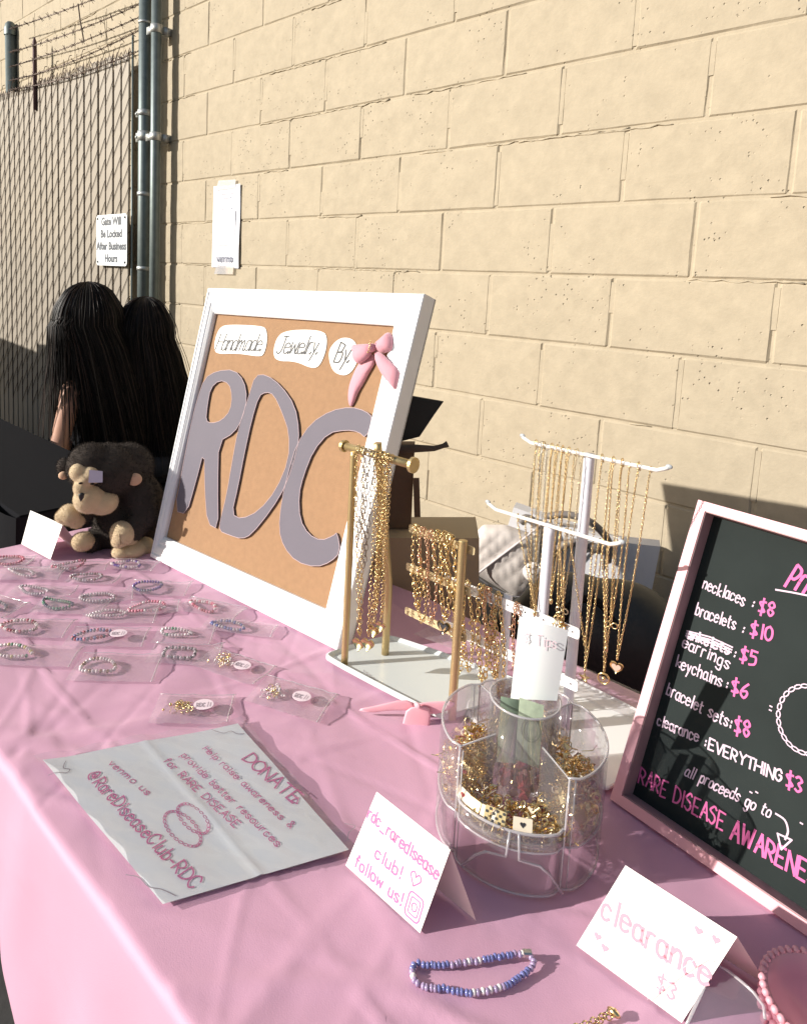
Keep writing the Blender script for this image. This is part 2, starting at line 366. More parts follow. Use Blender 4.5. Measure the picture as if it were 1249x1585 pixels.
# block wall ---------------------------------------------------------
wall = thing('block_wall', 'tan painted concrete block wall behind the whole stall', 'wall', (-2.5, WALL_Y, 0))
BL, BH, GAP = .4064, .2032, .0045
zt = 1.35+1.4644; x0 = -2.8634
back = MB(); back.box((-3.2, WALL_Y+.0735, 2.1), 13.2, .14, 4.3); back.build('mortar', WALLM, wall)
bm_ = []
for k in range(5):
    b = MB(); r = random.Random(k)
    nx, nz = 6, 3; hx, hz = (BL-GAP)/2, (BH-GAP)/2; ch = .006
    xs = [-hx, -hx+ch]+[-hx+ch+(2*hx-2*ch)*i/nx for i in range(1, nx)]+[hx-ch, hx]; zs = [-hz, -hz+ch]+[-hz+ch+(2*hz-2*ch)*i/nz for i in range(1, nz)]+[hz-ch, hz]
    vs = []; 
    for j, z in enumerate(zs):
        for i, x in enumerate(xs):
            e = i in (0, len(xs)-1) or j in (0, len(zs)-1)
            e2 = i in (1, len(xs)-2) or j in (1, len(zs)-2)
            y = .0055 if e else (r.uniform(0, .0016) if e2 else r.uniform(-.0012, .0008))
            vs.append((x+(0 if e else r.uniform(-.001, .001)), y, z+(0 if e else r.uniform(-.001, .001))))
    n = len(xs); fs = [(j*n+i, j*n+i+1, (j+1)*n+i+1, (j+1)*n+i) for j in range(len(zs)-1) for i in range(n-1)]
    b.add(vs, fs); me = bpy.data.meshes.new('block'); me.from_pydata(b.v, [], b.f); me.materials.append(WALLM)
    bm_.append(me)
far = MB(); fil = MB(); nb = 0
for row in range(-6, 14):
    zc = zt-row*BH+BH/2          # course between lines row-1 and row
    if zc < .0: continue
    off = 0 if row % 2 == 0 else BL/2
    for i in range(-17, 16):
        xl = x0+off+i*BL; xc = xl+BL/2; rnd = random.Random(row*97+i)
        if xc > 3.2 or xc < -9.5: continue
        dy = rnd.uniform(-.0012, .0012)
        if -5.9 < xc < .35 and .72 < zc < 3.25 and not (xc > -1.2 and zc > 2.5):
            o = bpy.data.objects.new('block', rnd.choice(bm_)); COL.objects.link(o); o.parent = wall
            o.matrix_parent_inverse = Matrix.Translation((2.5, -WALL_Y, 0)); o.location = (xc, WALL_Y-.0015+dy, zc); o.rotation_euler = (rnd.uniform(-.002, .002), 0, rnd.uniform(-.002, .002)); nb += 1
        else: far.cbox((xc, WALL_Y+.004, zc), BL-GAP, .01, BH-GAP, .0035)
        if rnd.random() < .72:
            k = rnd.uniform(.4, 1.05); fil.box((xl, WALL_Y+.0028, zc+BH*.4*(1-k)*rnd.choice((-1, 1))), GAP+.008, .005, BH*k*.9)
far.build('far_blocks', WALLM, wall, kind='stuff'); fil.build('filled_joints', WALLM, wall, kind='stuff')
# smears of paint and mortar squeezed out of some bed joints
sm = MB(); rnd = random.Random(3)
for k in range(70):
    row = rnd.randint(-1, 9); z = zt-row*BH; x = rnd.uniform(-4.5, 0); L = rnd.uniform(.05, .5)
    pts = []; t = 0
    while t < L: pts.append((x+t, WALL_Y+.001, z-rnd.uniform(-.003, .006))); t += .02
    if len(pts) > 2: sm.tube(pts, [rnd.uniform(.001, .0038) for _ in pts], 6)
sm.build('mortar_smears', WALLM, wall, True, 'stuff')
# gate with slats -----------------------------------------------------
GY = 1.825
gate = thing('slatted_gate', 'tan slatted chain link gate standing open against the block wall', 'gate', (-3.4, GY, 0))
GX1 = -3.435
sp = .089; nsl = 31; top0 = 2.475
for i in range(nsl):
    x = GX1-.03-sp*(i+.5); r = random.Random(i+50); h = top0+(-x-3.5)*.03+r.uniform(-.012, .012)
    s = MB(); s.cbox((x+r.uniform(-.003, .003), GY+.006, .06+(h-.06)/2), sp-.016, .007, h-.06, .003)
    o = s.build('slat', SLAT, gate)
wm = MB(); zlo, zhi = .45, 2.50; xl = GX1-.03-sp*nsl
def seg(a, b, y, r=.0017): wm.tube([(a[0], y, a[1]), (b[0], y, b[1])], r, 4, False)
DZ = .115
for i in range(nsl):
    xa = GX1-.03-sp*i; xb = xa-sp; ztop = top0+(-xa-3.5)*.03
    k = 0; z = .4+(i % 2)*0
    while z < ztop+.03:
        # front wire crosses the slat rising to the right, back wire returns behind it
        zz = z+DZ*.5*(i % 2)
        if zz+DZ < ztop+.10:
            seg((xb, zz), (xa, zz+DZ*1.0), GY-.001); wm.tube([(xa, GY-.001, zz+DZ), (xa, GY+.012, zz+DZ*1.05)], .0021, 4, False)
            seg((xb, zz+.004), (xb+.002, zz+DZ*.95), GY+.002, .0016)
        z += DZ
    # twisted tips above the slat tops
    r = random.Random(i); 
    for q in (0, .5):
        x = xa-sp*q; zt2 = ztop-.02
        wm.tube([(x-.02, GY-.002, zt2-.02), (x, GY-.004, zt2+.018), (x+.012, GY-.004, zt2+.026+r.uniform(0, .012)), (x+.024, GY-.002, zt2+.008)], .0021, 4)
wm.build('chain_link', WIRE, gate, kind='stuff')
s = MB(); s.tube([(GX1, GY+.004, .08), (GX1, GY+.004, 2.55)], .006, 8); s.build('tension_bar', STEEL, gate, True)
s = MB(); s.tube([(xl, GY+.02, .1), (GX1, GY+.02, .1)], .02, 10); s.build('bottom_rail', STEEL, gate, True)
thin = MB(); p = py(55, 140, GY); q = py(55, 57, GY)
thin.tube([(q.x, GY-.006, p.z-.12), (q.x, GY-.006, q.z-.03), (q.x, GY-.006, q.z)], [.013, .013, .003], 6); thin.build('wire_upright', mat('rusty_bar', (.10, .055, .06), .7, .3), gate, True)
# posts
def pipe(name, label, x, y, r, z1, grp=None, cap=False):
    t = thing(name, label, 'post', (x, y, 0), grp)
    s = MB(); s.tube([(x, y, 0), (x, y, z1)], r, 24); s.build('pipe', STEEL, t, True)
    if cap:
        s = MB(); s.lathe((x, y, z1-.04), [(r+.006, 0), (r+.006, .045), (r+.001, .055), (r*.9, .075), (r*.5, .09), (0.0005, .095)], 24); s.build('cap', STEEL, t, True)
    return t
xp1 = py(223, 300, 1.83).x; xp2 = py(240, 300, 1.83).x
g1 = pipe('gate_post', 'grey steel gate post nearest the slatted gate', xp1, 1.83, .031, 3.35)
g2 = pipe('gate_post', 'grey steel pipe post between the gate post and the wall', xp2, 1.83, .025, 3.35)
for tt, x, y, r in ((g1, xp1, 1.83, .031),):
    for pyy, hh in ((36, .012), (175, .03), (211, .05), (300, .02), (415, .02), (560, .03)):
        z = py(222, pyy, y).z; s = MB(); s.lathe((x, y, z-hh/2), [(r, 0), (r+.004, .001), (r+.004, hh-.001), (r, hh)], 24)
        if hh > .02:
            s.box((x-.045, y-.005, z), .05, .012, hh*.9); s.tube([(x-.055, y-.02, z), (x-.055, y+.01, z)], .007, 6)
        s.build('band', mat('zinc_band', (.5, .51, .5), .45, .7), tt, True)
for pyy in (45, 211):
    z = py(240, pyy, 1.83).z; s = MB(); s.lathe((xp2, 1.83, z-.02), [(.025, 0), (.029, .001), (.029, .039), (.025, .04)], 20); s.box((xp2-.045, 1.82, z), .05, .01, .035); s.box((xp2, 1.89, z), .03, .05, .035)
    s.build('bracket', mat('zinc_band', (.5, .51, .5), .45, .7), g2, True)
a = py(7, 60, GY+.01); pipe('fence_post', 'short capped steel post at the left end of the gate', a.x, GY+.05, .036, py(7, 40, GY).z, cap=True)
# barbed wire
for k, (ya, yb, sag) in enumerate(((44, -32, .01), (80, 4, .02), (103, 24, .015), (124, 44, .03), (138, 76, .03))):
    A = py(14, ya, GY-.02); B = py(219, yb, GY-.02); s = MB(); pts = []
    n = 60
    for i in range(n+1):
        t = i/n; p = A.lerp(B, t); p.z -= sag*4*t*(1-t); pts.append(p)
    for ph in (0, math.pi):
        fine = []
        for i in range(n*3+1):
            t = i/(n*3); p = A.lerp(B, t); p.z -= sag*4*t*(1-t); q = t*120+ph; fine.append(p+Vector((0, math.cos(q), math.sin(q)))*.0028)
        s.tube(fine, .0021, 4)
    r = random.Random(k)
    t = .04
    while t < 1:
        p = A.lerp(B, t); p.z -= sag*4*t*(1-t)
        for q in range(2):
            an = r.uniform(0, 6.28); d = Vector((r.uniform(-.5, .5), math.cos(an), math.sin(an))).normalized()*.02; s.tube([p-d, p+d], .0016, 4)
        s.ball(p, .006, 6, 4); t += .065
    tag(s.build('barbed_wire', WIRE), ['topmost strand of barbed wire above the slatted gate', 'second strand of barbed wire from the top above the gate', 'middle strand of barbed wire above the gate',
        'fourth strand of barbed wire down above the gate', 'lowest strand of barbed wire just over the slat tops'][k], 'barbed wire', 'barbed wire strands above the gate')
# a loose wire
s = MB(); s.tube([py(121, 5, GY-.03), py(124, 30, GY-.03), py(130, 64, GY-.03)], .004, 5); tag(s.build('loose_wire', WIRE), 'short loose wire end hanging down from the barbed wire', 'wire')
# gate sign
sg = thing('gate_sign', 'white metal sign on the gate about locking after business hours', 'sign', py(173, 372, GY-.02))
SP = Plane(py(150, 410, GY-.022), (1, 0, 0), (0, 0, 1)); sw = SP.px(197, 411)[0]; shh = SP.px(151, 333)[1]
def rrect(x0, y0, x1, y1, r, n=4):
    out = []
    for cx, cy, a in ((x1-r, y0+r, -90), (x1-r, y1-r, 0), (x0+r, y1-r, 90), (x0+r, y0+r, 180)):
        for i in range(n+1): q = math.radians(a+90*i/n); out.append((cx+r*math.cos(q), cy+r*math.sin(q)))
    return out
s = MB(); s.prism(SP, rrect(0, 0, sw, shh, .02), 0, .003); sp_ = s.build('panel', mat('sign_white', (.82, .84, .86), .4), sg)
s = MB(); draw(s, SP, rrect(.01, .01, sw-.01, shh-.01, .018), .003, .0036, True); s.build('border', INKG, sp_)
typed('lettering', SP, "Gate Will\nBe Locked\nAfter Business\nHours", (sw/2, shh/2), .058, mat('sign_grey_print', (.09, .10, .12), .5), sg, .0038, 1.0, .0022)
for (a, b) in ((.02, .02), (sw-.02, .02), (.02, shh-.02), (sw-.02, shh-.02)):
    s = MB(); s.ball(SP(a, b, .004), .006, 8, 6); s.build('screw', STEEL, sp_, True)
# payment poster on wall
pp = thing('wall_poster', 'narrow white paper poster taped to the block wall above the framed board', 'poster', py(350, 350, WALL_Y-.006))
PP = Plane(py(328, 413, WALL_Y-.006), (1, 0, 0), (0, 0, 1)); c = [PP.px(*q) for q in ((328, 413), (370, 415), (373, 284), (331, 288))]
s = MB()
vs = []; n = 12
for j in range(n+1):
    for i in range(n+1):
        a, b = i/n, j/n; p = (Vector(c[0])*(1-a)+Vector(c[1])*a)*(1-b)+(Vector(c[3])*(1-a)+Vector(c[2])*a)*b
        vs.append(PP(p.x, p.y, .001+.005*max(0, a-.6)*(1+math.sin(b*7))))
s.add(vs, [(j*(n+1)+i, j*(n+1)+i+1, (j+1)*(n+1)+i+1, (j+1)*(n+1)+i) for j in range(n) for i in range(n)]); s.build('sheet', mat('poster_paper', (.80, .80, .86), .7), pp, True)
def lerpc(a, b): return tuple(((c[0][k]*(1-a)+c[1][k]*a)*(1-b)+(c[3][k]*(1-a)+c[2][k]*a)*b) for k in (0, 1))
typed('lettering', PP, "venmo", lerpc(.5, .11), .05, mat('poster_ink', (.16, .17, .22), .6), pp, .006, .95, .0012)
for b_, w_ in ((.90, .5), (.85, .35), (.72, .45)):
    s = MB(); u, v = lerpc(.5, b_); draw(s, PP, [(u-w_*.09, v), (u, v), (u+w_*.09, v)], .006, .0045); s.build('faint_line', mat('faint_print', (.66, .66, .73), .7), pp)
s = MB(); a = lerpc(.5, .5); s.prism(PP, rrect(a[0]-.075, a[1]-.085, a[0]+.075, a[1]+.075, .012), .004, .0046); s.build('blank_square', mat('pale_print', (.70, .71, .77), .7), pp)
tape = clear('tape', refl=.1, haze=.35)
for b_ in (1.0, -.03):
    s = MB(); u, v = lerpc(.5, b_); s.prism(PP, [(u-.08, v-.02), (u+.07, v-.018), (u+.075, v+.02), (u-.06, v+.024)], .006, .0064); s.build('tape', tape, pp)
# neighbouring black-clothed table; unseen screen added at left to shade the gate foot
nt_ = thing('neighbour_table', 'low dark table under black cloth beyond the pink table, at the left', 'table', (-2.7, 1.0, 0))
m = MB(); m.cbox((-2.75, .88, .655), 1.7, .40, .03, .006); m.build('top', BLACKC, nt_)
m = MB(); 
pr = []
for i in range(41):
    t = i/40; pr.append((-3.62+1.74*t, .665+.012*math.sin(t*38)))
vs = [(x, y, .672) for x, y in pr]+[(x, y-.02, .03) for x, y in pr]+[(x, 1.09, .672) for x, y in pr]
n = 41; m.add(vs, [(i, i+1, n+i+1, n+i) for i in range(40)])
m.add([(-1.885, .67, .67), (-1.885, 1.09, .67), (-1.87, 1.10, .03), (-1.87, .65, .03)], [(0, 1, 2, 3)])
m.build('black_cloth', BLACKC, nt_, True)
for x in (-3.5, -2.0):
    for y in (.75, 1.03):
        m = MB(); m.tube([(x, y, 0), (x, y, .64)], .015, 8); m.build('leg', BLACKC, nt_)
fs_ = thing('added_shade_screen', 'black folding screen standing left of the stall, shading the gate foot', 'screen', (-5.3, .25, 0))
for i in range(3):
    m = MB(); x = -6.3+i*.98; m.box((x, .25+(.06 if i % 2 else -.06), .80), .96, .03, 1.56, (Vector((1, .12*(1 if i % 2 else -1), 0)).normalized(), YW, ZW)); m.build('shade_panel', BLACKC, fs_)
# ================================================================== TABLE
tb = thing('folding_table', 'long white folding table carrying the jewelry stall, hidden under pink cloth', 'table', (-.3, .66, 0))
m = MB(); m.box((-.31, .66, .715), 2.42, .73, .035); m.build('tabletop', WHITE, tb)
for x in (-1.35, .75):
    for y in (.36, .96):
        m = MB(); m.tube([(x, y, 0), (x, y, .7)], .013, 8); m.build('leg', mat('grey_leg', (.2, .2, .2), .5, .5), tb, True)
def cloth_h(x, y):
    """wrinkles and fold creases of the pink cloth, metres (max stays under the things lying on it)"""
    h = .0011*math.sin(x*23+3*math.sin(y*9))+.0009*math.sin(y*31+4*math.sin(x*7)+x*11)
    for (px_, py_, ang, wd, am) in CR:
        d = (x-px_)*math.sin(ang)-(y-py_)*math.cos(ang); al = (x-px_)*math.cos(ang)+(y-py_)*math.sin(ang)
        d += .012*math.sin(al*11+px_*9)
        h += am*math.exp(-(d/wd)**2)*math.exp(-(al/.17)**2)
    return max(-.006, min(h, .0028))
rr = random.Random(12); CR = []
for i in range(210): CR.append((rr.uniform(-1.5, .4), rr.uniform(.28, 1.03), rr.uniform(.2, 1.4) if rr.random() < .7 else rr.uniform(1.8, 2.9), rr.choice((rr.uniform(.002, .005), rr.uniform(.005, .012))), rr.uniform(.0005, .0020)*rr.choice((1, -1, 1))))
for yy in (.40, .66): CR += [(x_, yy, .01, .0025, .003) for x_ in (-1.3, -1.0, -.7, -.4, -.1)]
CR += [(-.72, .40, .45, .012, .0045), (-.35, .40, .9, .008, .004), (-.25, .46, .5, .006, .004), (-.8, .45, 1.1, .012, .004)]
m = MB(); xa, xb, yf, yb = -1.53, .91, .287, 1.032; NX = 420; prof = []
yy = yb
prof = [('b', .42), ('b', .6), ('b', .72)]
for i in range(131): prof.append(('t', yb-(yb-yf)*i/130))
for i in range(1, 7): prof.append(('r', i/6))
for i in range(1, 31): prof.append(('f', i/30))
def hem(x):
    K = ((-9, .66), (-.905, .66), (-.885, .62), (-.862, .54), (-.82, .475), (-.756, .443), (-.5, .2), (9, .2))
    for (a, b), (c, d) in zip(K, K[1:]):
        if x <= c: return b+(d-b)*(x-a)/(c-a)
vs = []
for kk, tt in prof:
    for i in range(NX+1):
        x = xa+(xb-xa)*i/NX
        if kk == 't': z = TZ-.0022+cloth_h(x, tt); y = tt
        elif kk == 'b': y = yb+.006+.004*math.sin(x*20); z = tt
        elif kk == 'r': q = tt*math.pi/2; y = yf-.012*math.sin(q); z = TZ-.0022+cloth_h(x, yf)*(1-tt)-.012*(1-math.cos(q))
        else:
            H = hem(x); z = TZ-.014-(TZ-.014-H)*tt; y = yf-.012-tt*.012+(.010*tt)*math.sin(x*26+1.2*math.sin(x*9))+.003*math.sin(x*60+tt*4)*tt
            if tt > .93 and x < -.6: y += (tt-.93)*.5
        vs.append((x, y, z))
n = NX+1; m.add(vs, [(j*n+i, (j+1)*n+i, (j+1)*n+i+1, j*n+i+1) for j in range(len(prof)-1) for i in range(NX)])
m.add([(xa, yb, TZ-.003), (xa, yf, TZ-.003), (xa-.012, yf, TZ-.03), (xa-.012, yb, TZ-.03), (xa-.02, yf, .5), (xa-.02, yb, .5)], [(0, 1, 2, 3), (3, 2, 4, 5)])
PINK = mat('pink_cloth', (.59, .325, .45), .62, 0, .14, 800, var=.06, vscale=7, sheen=.15)
n_ = PINK.node_tree.nodes; l_ = PINK.node_tree.links; nz = n_.new('ShaderNodeTexNoise'); nz.inputs['Scale'].default_value = 6; nz.inputs['Detail'].default_value = 2.5; nz.inputs['Distortion'].default_value = .6
tcn = n_.new('ShaderNodeTexCoord'); l_.new(tcn.outputs['Object'], nz.inputs['Vector']); bq = n_.new('ShaderNodeBump'); bq.inputs['Strength'].default_value = .45; bq.inputs['Distance'].default_value = .012
l_.new(nz.outputs['Fac'], bq.inputs['Height']); b1 = [q for q in n_ if q.type == 'BUMP' and q != bq][0]; l_.new(bq.outputs[0], b1.inputs['Normal'])
tag(m.build('tablecloth', PINK, smooth=True), 'shiny pink tablecloth spread over the long stall table', 'tablecloth')
# ================================================================== FRAMED BOARD
fr = thing('framed_board', 'white framed cork board reading Handmade Jewelry By RDC, leaning back on the table', 'notice board', (-1.0, .76, TZ))
A = pz(232, 862, TZ+.001); B = pz(522, 1008, TZ+.001); ex = (B-A).normalized(); hn = Vector((-ex.y, ex.x, 0))
FP = Plane(A, ex, ZW*math.cos(.2778)+hn*math.sin(.2778))
outer = [FP.px(*q) for q in ((232, 862), (522, 1008), (657, 454), (322, 445))]
inner = [FP.px(*q, -.012) for q in ((254.6, 831), (504.4, 943.5), (610, 504), (332, 485))]
FW = mat('frame_white', (.82, .82, .83), .45, 0, .15, 50, var=.05, vscale=25)
loops = [(0, -.038), (0, -.002), (.03, 0), (.16, 0), (.20, -.003), (.25, -.0035), (.30, -.0015), (.56, -.003), (.66, -.0065), (.72, -.0065), (.76, -.005), (.93, -.0085), (1, -.012), (1, -.02)]
for k in range(4):
    j = (k+1) % 4; s = MB(); vs = []
    for t, h in loops:
        for q in (k, j): vs.append(FP(outer[q][0]*(1-t)+inner[q][0]*t, outer[q][1]*(1-t)+inner[q][1]*t, h))
    vs += [FP(*inner[k], -.038), FP(*inner[j], -.038)]; L = len(loops)+1
    s.add(vs, [(2*i, 2*i+1, 2*i+3, 2*i+2) for i in range(L-1)]+[(2*L-2, 2*L-1, 1, 0)]); s.build('frame_rail', FW, fr)
s = MB(); cin = [tuple(inner[k]) for k in range(4)]; s.prism(FP, cin, -.022, -.0185)
s.build('cork_panel', mat('cork', (.33, .19, .10), .85, 0, .25, 500, var=.16, vscale=90), fr)
s = MB(); s.prism(FP, [tuple(outer[k]) for k in range(4)], -.0385, -.034); s.build('back_panel', mat('hardboard', (.12, .07, .045), .8), fr)
CB = FP.shift(-.0185)
def zp(P, pts, ox, oy, sc_, w=0): return [P.px(ox+x*sc_, oy+y*sc_, w) for x, y in pts]
GREYV = mat('mauve_grey_card', (.13, .115, .145), .7, 0, .1, 200, var=.06, vscale=30); CARDE = mat('card_edge', (.46, .34, .36), .8)
def letter(name, out, holes):
    s = MB(); o1 = zp(CB, smoothpoly(out, 1), 220, 420, .3843, .005); hs = [zp(CB, smoothpoly(h, 1), 220, 420, .3843, .005) for h in holes]
    s.prism(CB, o1, .0005, .0045, hs); lt = s.build(name, GREYV, fr)
    s = MB()
    for L in [o1]+hs: draw(s, CB, L, .0011, .0048, True)
    s.build('letter_edge', CARDE, lt)
letter('letter', [(130, 965), (178, 978), (215, 850), (250, 715), (252, 880), (262, 1015), (306, 1040), (304, 860), (308, 685), (370, 650), (405, 590), (422, 510), (410, 440), (370, 395), (300, 400), (250, 430), (220, 520), (195, 620), (165, 780)],
    [[(256, 602), (262, 540), (275, 470), (310, 437), (350, 450), (362, 500), (355, 560), (320, 600), (280, 612)]])
letter('letter', [(455, 418), (430, 500), (385, 640), (360, 780), (340, 900), (315, 1000), (310, 1045), (350, 1062), (400, 1078), (440, 1060), (520, 960), (580, 860), (625, 720), (632, 640), (615, 540), (560, 460), (500, 415)],
    [[(470, 500), (440, 600), (410, 740), (385, 870), (360, 978), (400, 998), (470, 965), (540, 880), (590, 760), (592, 650), (565, 570), (530, 495), (500, 485)]])
letter('letter', [(930, 590), (902, 672), (870, 645), (820, 638), (750, 650), (690, 720), (650, 820), (630, 900), (635, 1000), (670, 1060), (720, 1085), (770, 1065), (785, 1050), (798, 1130), (760, 1170), (700, 1192), (620, 1170), (570, 1110), (550, 1040), (560, 930), (590, 800), (620, 700), (680, 610), (760, 560), (840, 545), (900, 562)], [])
for out, txt, a, b, hh, wd in (([(115, 215), (125, 150), (150, 95), (200, 80), (390, 88), (415, 110), (418, 180), (400, 250), (375, 265), (250, 245), (130, 250)], 'Handmade', (122, 226), (372, 232), .036, .0015),
        ([(450, 240), (470, 160), (510, 120), (620, 108), (740, 118), (760, 160), (750, 240), (715, 320), (670, 332), (580, 290), (470, 290)], 'Jewelry', (468, 245), (690, 250), .036, .0017),
        ([(762, 240), (800, 180), (850, 152), (910, 165), (935, 220), (930, 300), (890, 360), (845, 374), (785, 345)], 'By', (795, 295), (868, 298), .038, .002)):
    s = MB(); s.prism(CB, zp(CB, smoothpoly(out, 2), 300, 480, .2722, .001), .0006, .0014); o = s.build('paper_tag', PAPER, fr)
    s = MB(); p = zp(CB, [a, b], 300, 480, .2722, .001); write(s, CB, txt, p[0], p[1], hh, wd*1.35, .0020, .28, True, .15); s.build('lettering', INKK, o)
# pink bow pinned to the board
bow = thing('ribbon_bow', 'pink velvet ribbon bow pinned at the top right of the framed board', 'bow', FP(.5, .5, 0))
VEL = mat('pink_velvet', (.66, .30, .36), .7, 0, .3, 600, sheen=.5)
for nm, out, w0, w1 in (('tail', [(960, 290), (1010, 238), (1032, 292), (1000, 345), (960, 420), (930, 470), (912, 520), (895, 550), (882, 540), (875, 500), (880, 440), (895, 390), (930, 310)], .004, .010),
        ('tail', [(1025, 235), (1060, 235), (1110, 285), (1168, 340), (1158, 400), (1145, 458), (1105, 410), (1070, 370), (1030, 290)], .018, .026),
        ('loop', [(890, 198), (950, 192), (1005, 190), (1012, 240), (985, 275), (960, 292), (925, 306), (900, 270), (905, 235)], .014, .023),
        ('loop', [(1028, 190), (1070, 155), (1112, 116), (1132, 165), (1130, 225), (1100, 235), (1075, 246), (1030, 228)], .014, .025)):
    s = MB(); s.puff(CB, zp(CB, smoothpoly(out, 1), 300, 480, .2722, w0), w0, w1, w0-.002); s.build(nm, VEL, bow, True)
s = MB(); q = zp(CB, [(1018, 215)], 300, 480, .2722, .02)[0]; s.ball(CB(q[0], q[1], .022), (.006, .010, .008), 10, 8); s.build('knot', VEL, bow, True)
s = MB()
for i in range(6): a = .009*math.sin(i*1.1); s.ball(CB(q[0]+.0012*(i % 2), q[1]-.010+i*.004, .031), .0018, 6, 4)
s.build('gold_thread', GOLD, bow, True)
# ================================================================== CHALKBOARD
ch = thing('price_board', 'pink framed black price board leaning at the right end of the table', 'price board', (-.18, .8, TZ))
A = pz(944, 1237, TZ+.001); B = pz(1245, 1447, TZ+.001); ex = (B-A).normalized(); hn = Vector((-ex.y, ex.x, 0))
KP = Plane(A, ex, ZW*math.cos(.3832)+hn*math.sin(.3832)); KH = .3786; KW = .46; FWD = .0115; RD = .026
PFR = mat('pink_paint', (.80, .42, .46), .5, 0, .15, 120)
PBR = mat('pink_brown_wood', (.40, .25, .25), .65, 0, .3, 90)
for a, b, c_, d in ((0, 0, KW, FWD), (0, KH-FWD, KW, KH), (0, FWD, FWD, KH-FWD), (KW-FWD, FWD, KW, KH-FWD)):
    s = MB(); s.prism(KP, [(a, b), (c_, b), (c_, d), (a, d)], -.04, 0); s.build('frame_rail', PFR, ch)
for a, b, c_, d in ((FWD, FWD+.0012, FWD+.001, KH-FWD-.0012), (FWD+.001, FWD, KW-FWD, FWD+.001), (FWD+.001, KH-FWD-.001, KW-FWD, KH-FWD)):
    s = MB(); s.prism(KP, [(a, b), (c_, b), (c_, d), (a, d)], -RD, -.0015); s.build('inner_edge', PBR, ch)
s = MB(); s.prism(KP, [(FWD, FWD), (KW-FWD, FWD), (KW-FWD, KH-FWD), (FWD, KH-FWD)], -.036, -RD)
s.build('black_panel', mat('chalk_black', (.020, .026, .025), .8, 0, .05, 200, var=.3, vscale=14, spec=.15), ch)
KK = KP.shift(-RD)
def kx(txt, p0, p1, h, m_, wd=.0019, hh=.0005, slant=0):
    s = MB(); write(s, KK, txt, KK.px(*p0), KK.px(*p1), h*.86, wd*.86, hh, slant, False, .4); s.build('lettering', m_, ch)
kx('necklaces', (1087, 911), (1152, 938), .0165, CHALKW); kx(':', (1162, 940), (1166, 942), .014, CHALKW); kx('$8', (1174, 948), (1198, 956), .018, CHALKP, .0027)
kx('bracelets', (1076, 951), (1138, 976), .017, CHALKW); kx(':', (1147, 980), (1151, 982), .014, CHALKW); kx('$10', (1161, 983), (1196, 994), .018, CHALKP, .0027)
kx('ankelets', (1063, 987), (1129, 1013), .013, CHALKW, .0026); kx('earrings', (1056, 1001), (1129, 1037), .0165, CHALKW); kx(':', (1134, 1018), (1138, 1020), .014, CHALKW); kx('$5', (1145, 1023), (1171, 1033), .018, CHALKP, .0027)
s = MB(); a, b = KK.px(1062, 983), KK.px(1132, 1010)
for o_ in (0, .003, .006): draw(s, KK, [(a[0], a[1]+o_-.001), ((a[0]+b[0])/2, (a[1]+b[1])/2+o_+.002), (b[0], b[1]+o_)], .0017, .001)
s.build('strike_lines', CHALKW, ch)
kx('keychains', (1046, 1032), (1117, 1064), .0165, CHALKW); kx(':', (1122, 1066), (1126, 1068), .014, CHALKW); kx('$6', (1132, 1073), (1158, 1082), .018, CHALKP, .0027)
kx('bracelet sets:', (1031, 1075), (1131, 1129), .0165, CHALKW); kx('$8', (1137, 1134), (1161, 1143), .019, CHALKP, .0027)
kx('clearance', (1017, 1122), (1081, 1150), .015, CHALKW, .0019); kx(':', (1089, 1156), (1093, 1158), .014, CHALKW); kx('EVERYTHING', (1096, 1160), (1210, 1212), .0135, CHALKW, .0022); kx('$3', (1217, 1219), (1242, 1229), .017, CHALKP, .0026)
kx('all proceeds go to', (1060, 1200), (1192, 1267), .0145, CHALKW, .0017, .0008, .2)
kx('RARE DISEASE', (988, 1212), (1120, 1286), .0205, CHALKP, .0023)
kx('AWARENESS', (1131, 1297), (1283, 1386), .0225, CHALKP, .003)
kx('Prices', (1215, 908), (1290, 930), .032, CHALKP, .0036, .0008, .3)
s = MB(); draw(s, KK, [KK.px(1201, 913), KK.px(1225, 917), KK.px(1260, 924)], .0019); s.build('underline', CHALKW, ch)
s = MB(); c = KK.px(1249, 1114); chainring(s, KK, c, .027, .034, 26, .0027, .0012); s.build('bracelet_drawing', CHALKW, ch)
s = MB(); a = KK.px(1201, 1260); draw(s, KK, cat_rom([a, (a[0]+.009, a[1]-.001), (a[0]+.014, a[1]-.009), (a[0]+.0135, a[1]-.018)]), .0019)
draw(s, KK, [(a[0]+.006, a[1]-.017), (a[0]+.019, a[1]-.015), (a[0]+.0125, a[1]-.029)], .0018, .0008, True); s.build('arrow', CHALKW, ch)
for px_, py_ in ((1192, 1093), (1191, 1099), (1161, 1226), (1170, 1226), (1239, 1274)): s = MB(); q = KK.px(px_, py_); draw(s, KK, [q, (q[0]+.002, q[1])], .0015); s.build('chalk_dot', CHALKW, ch)
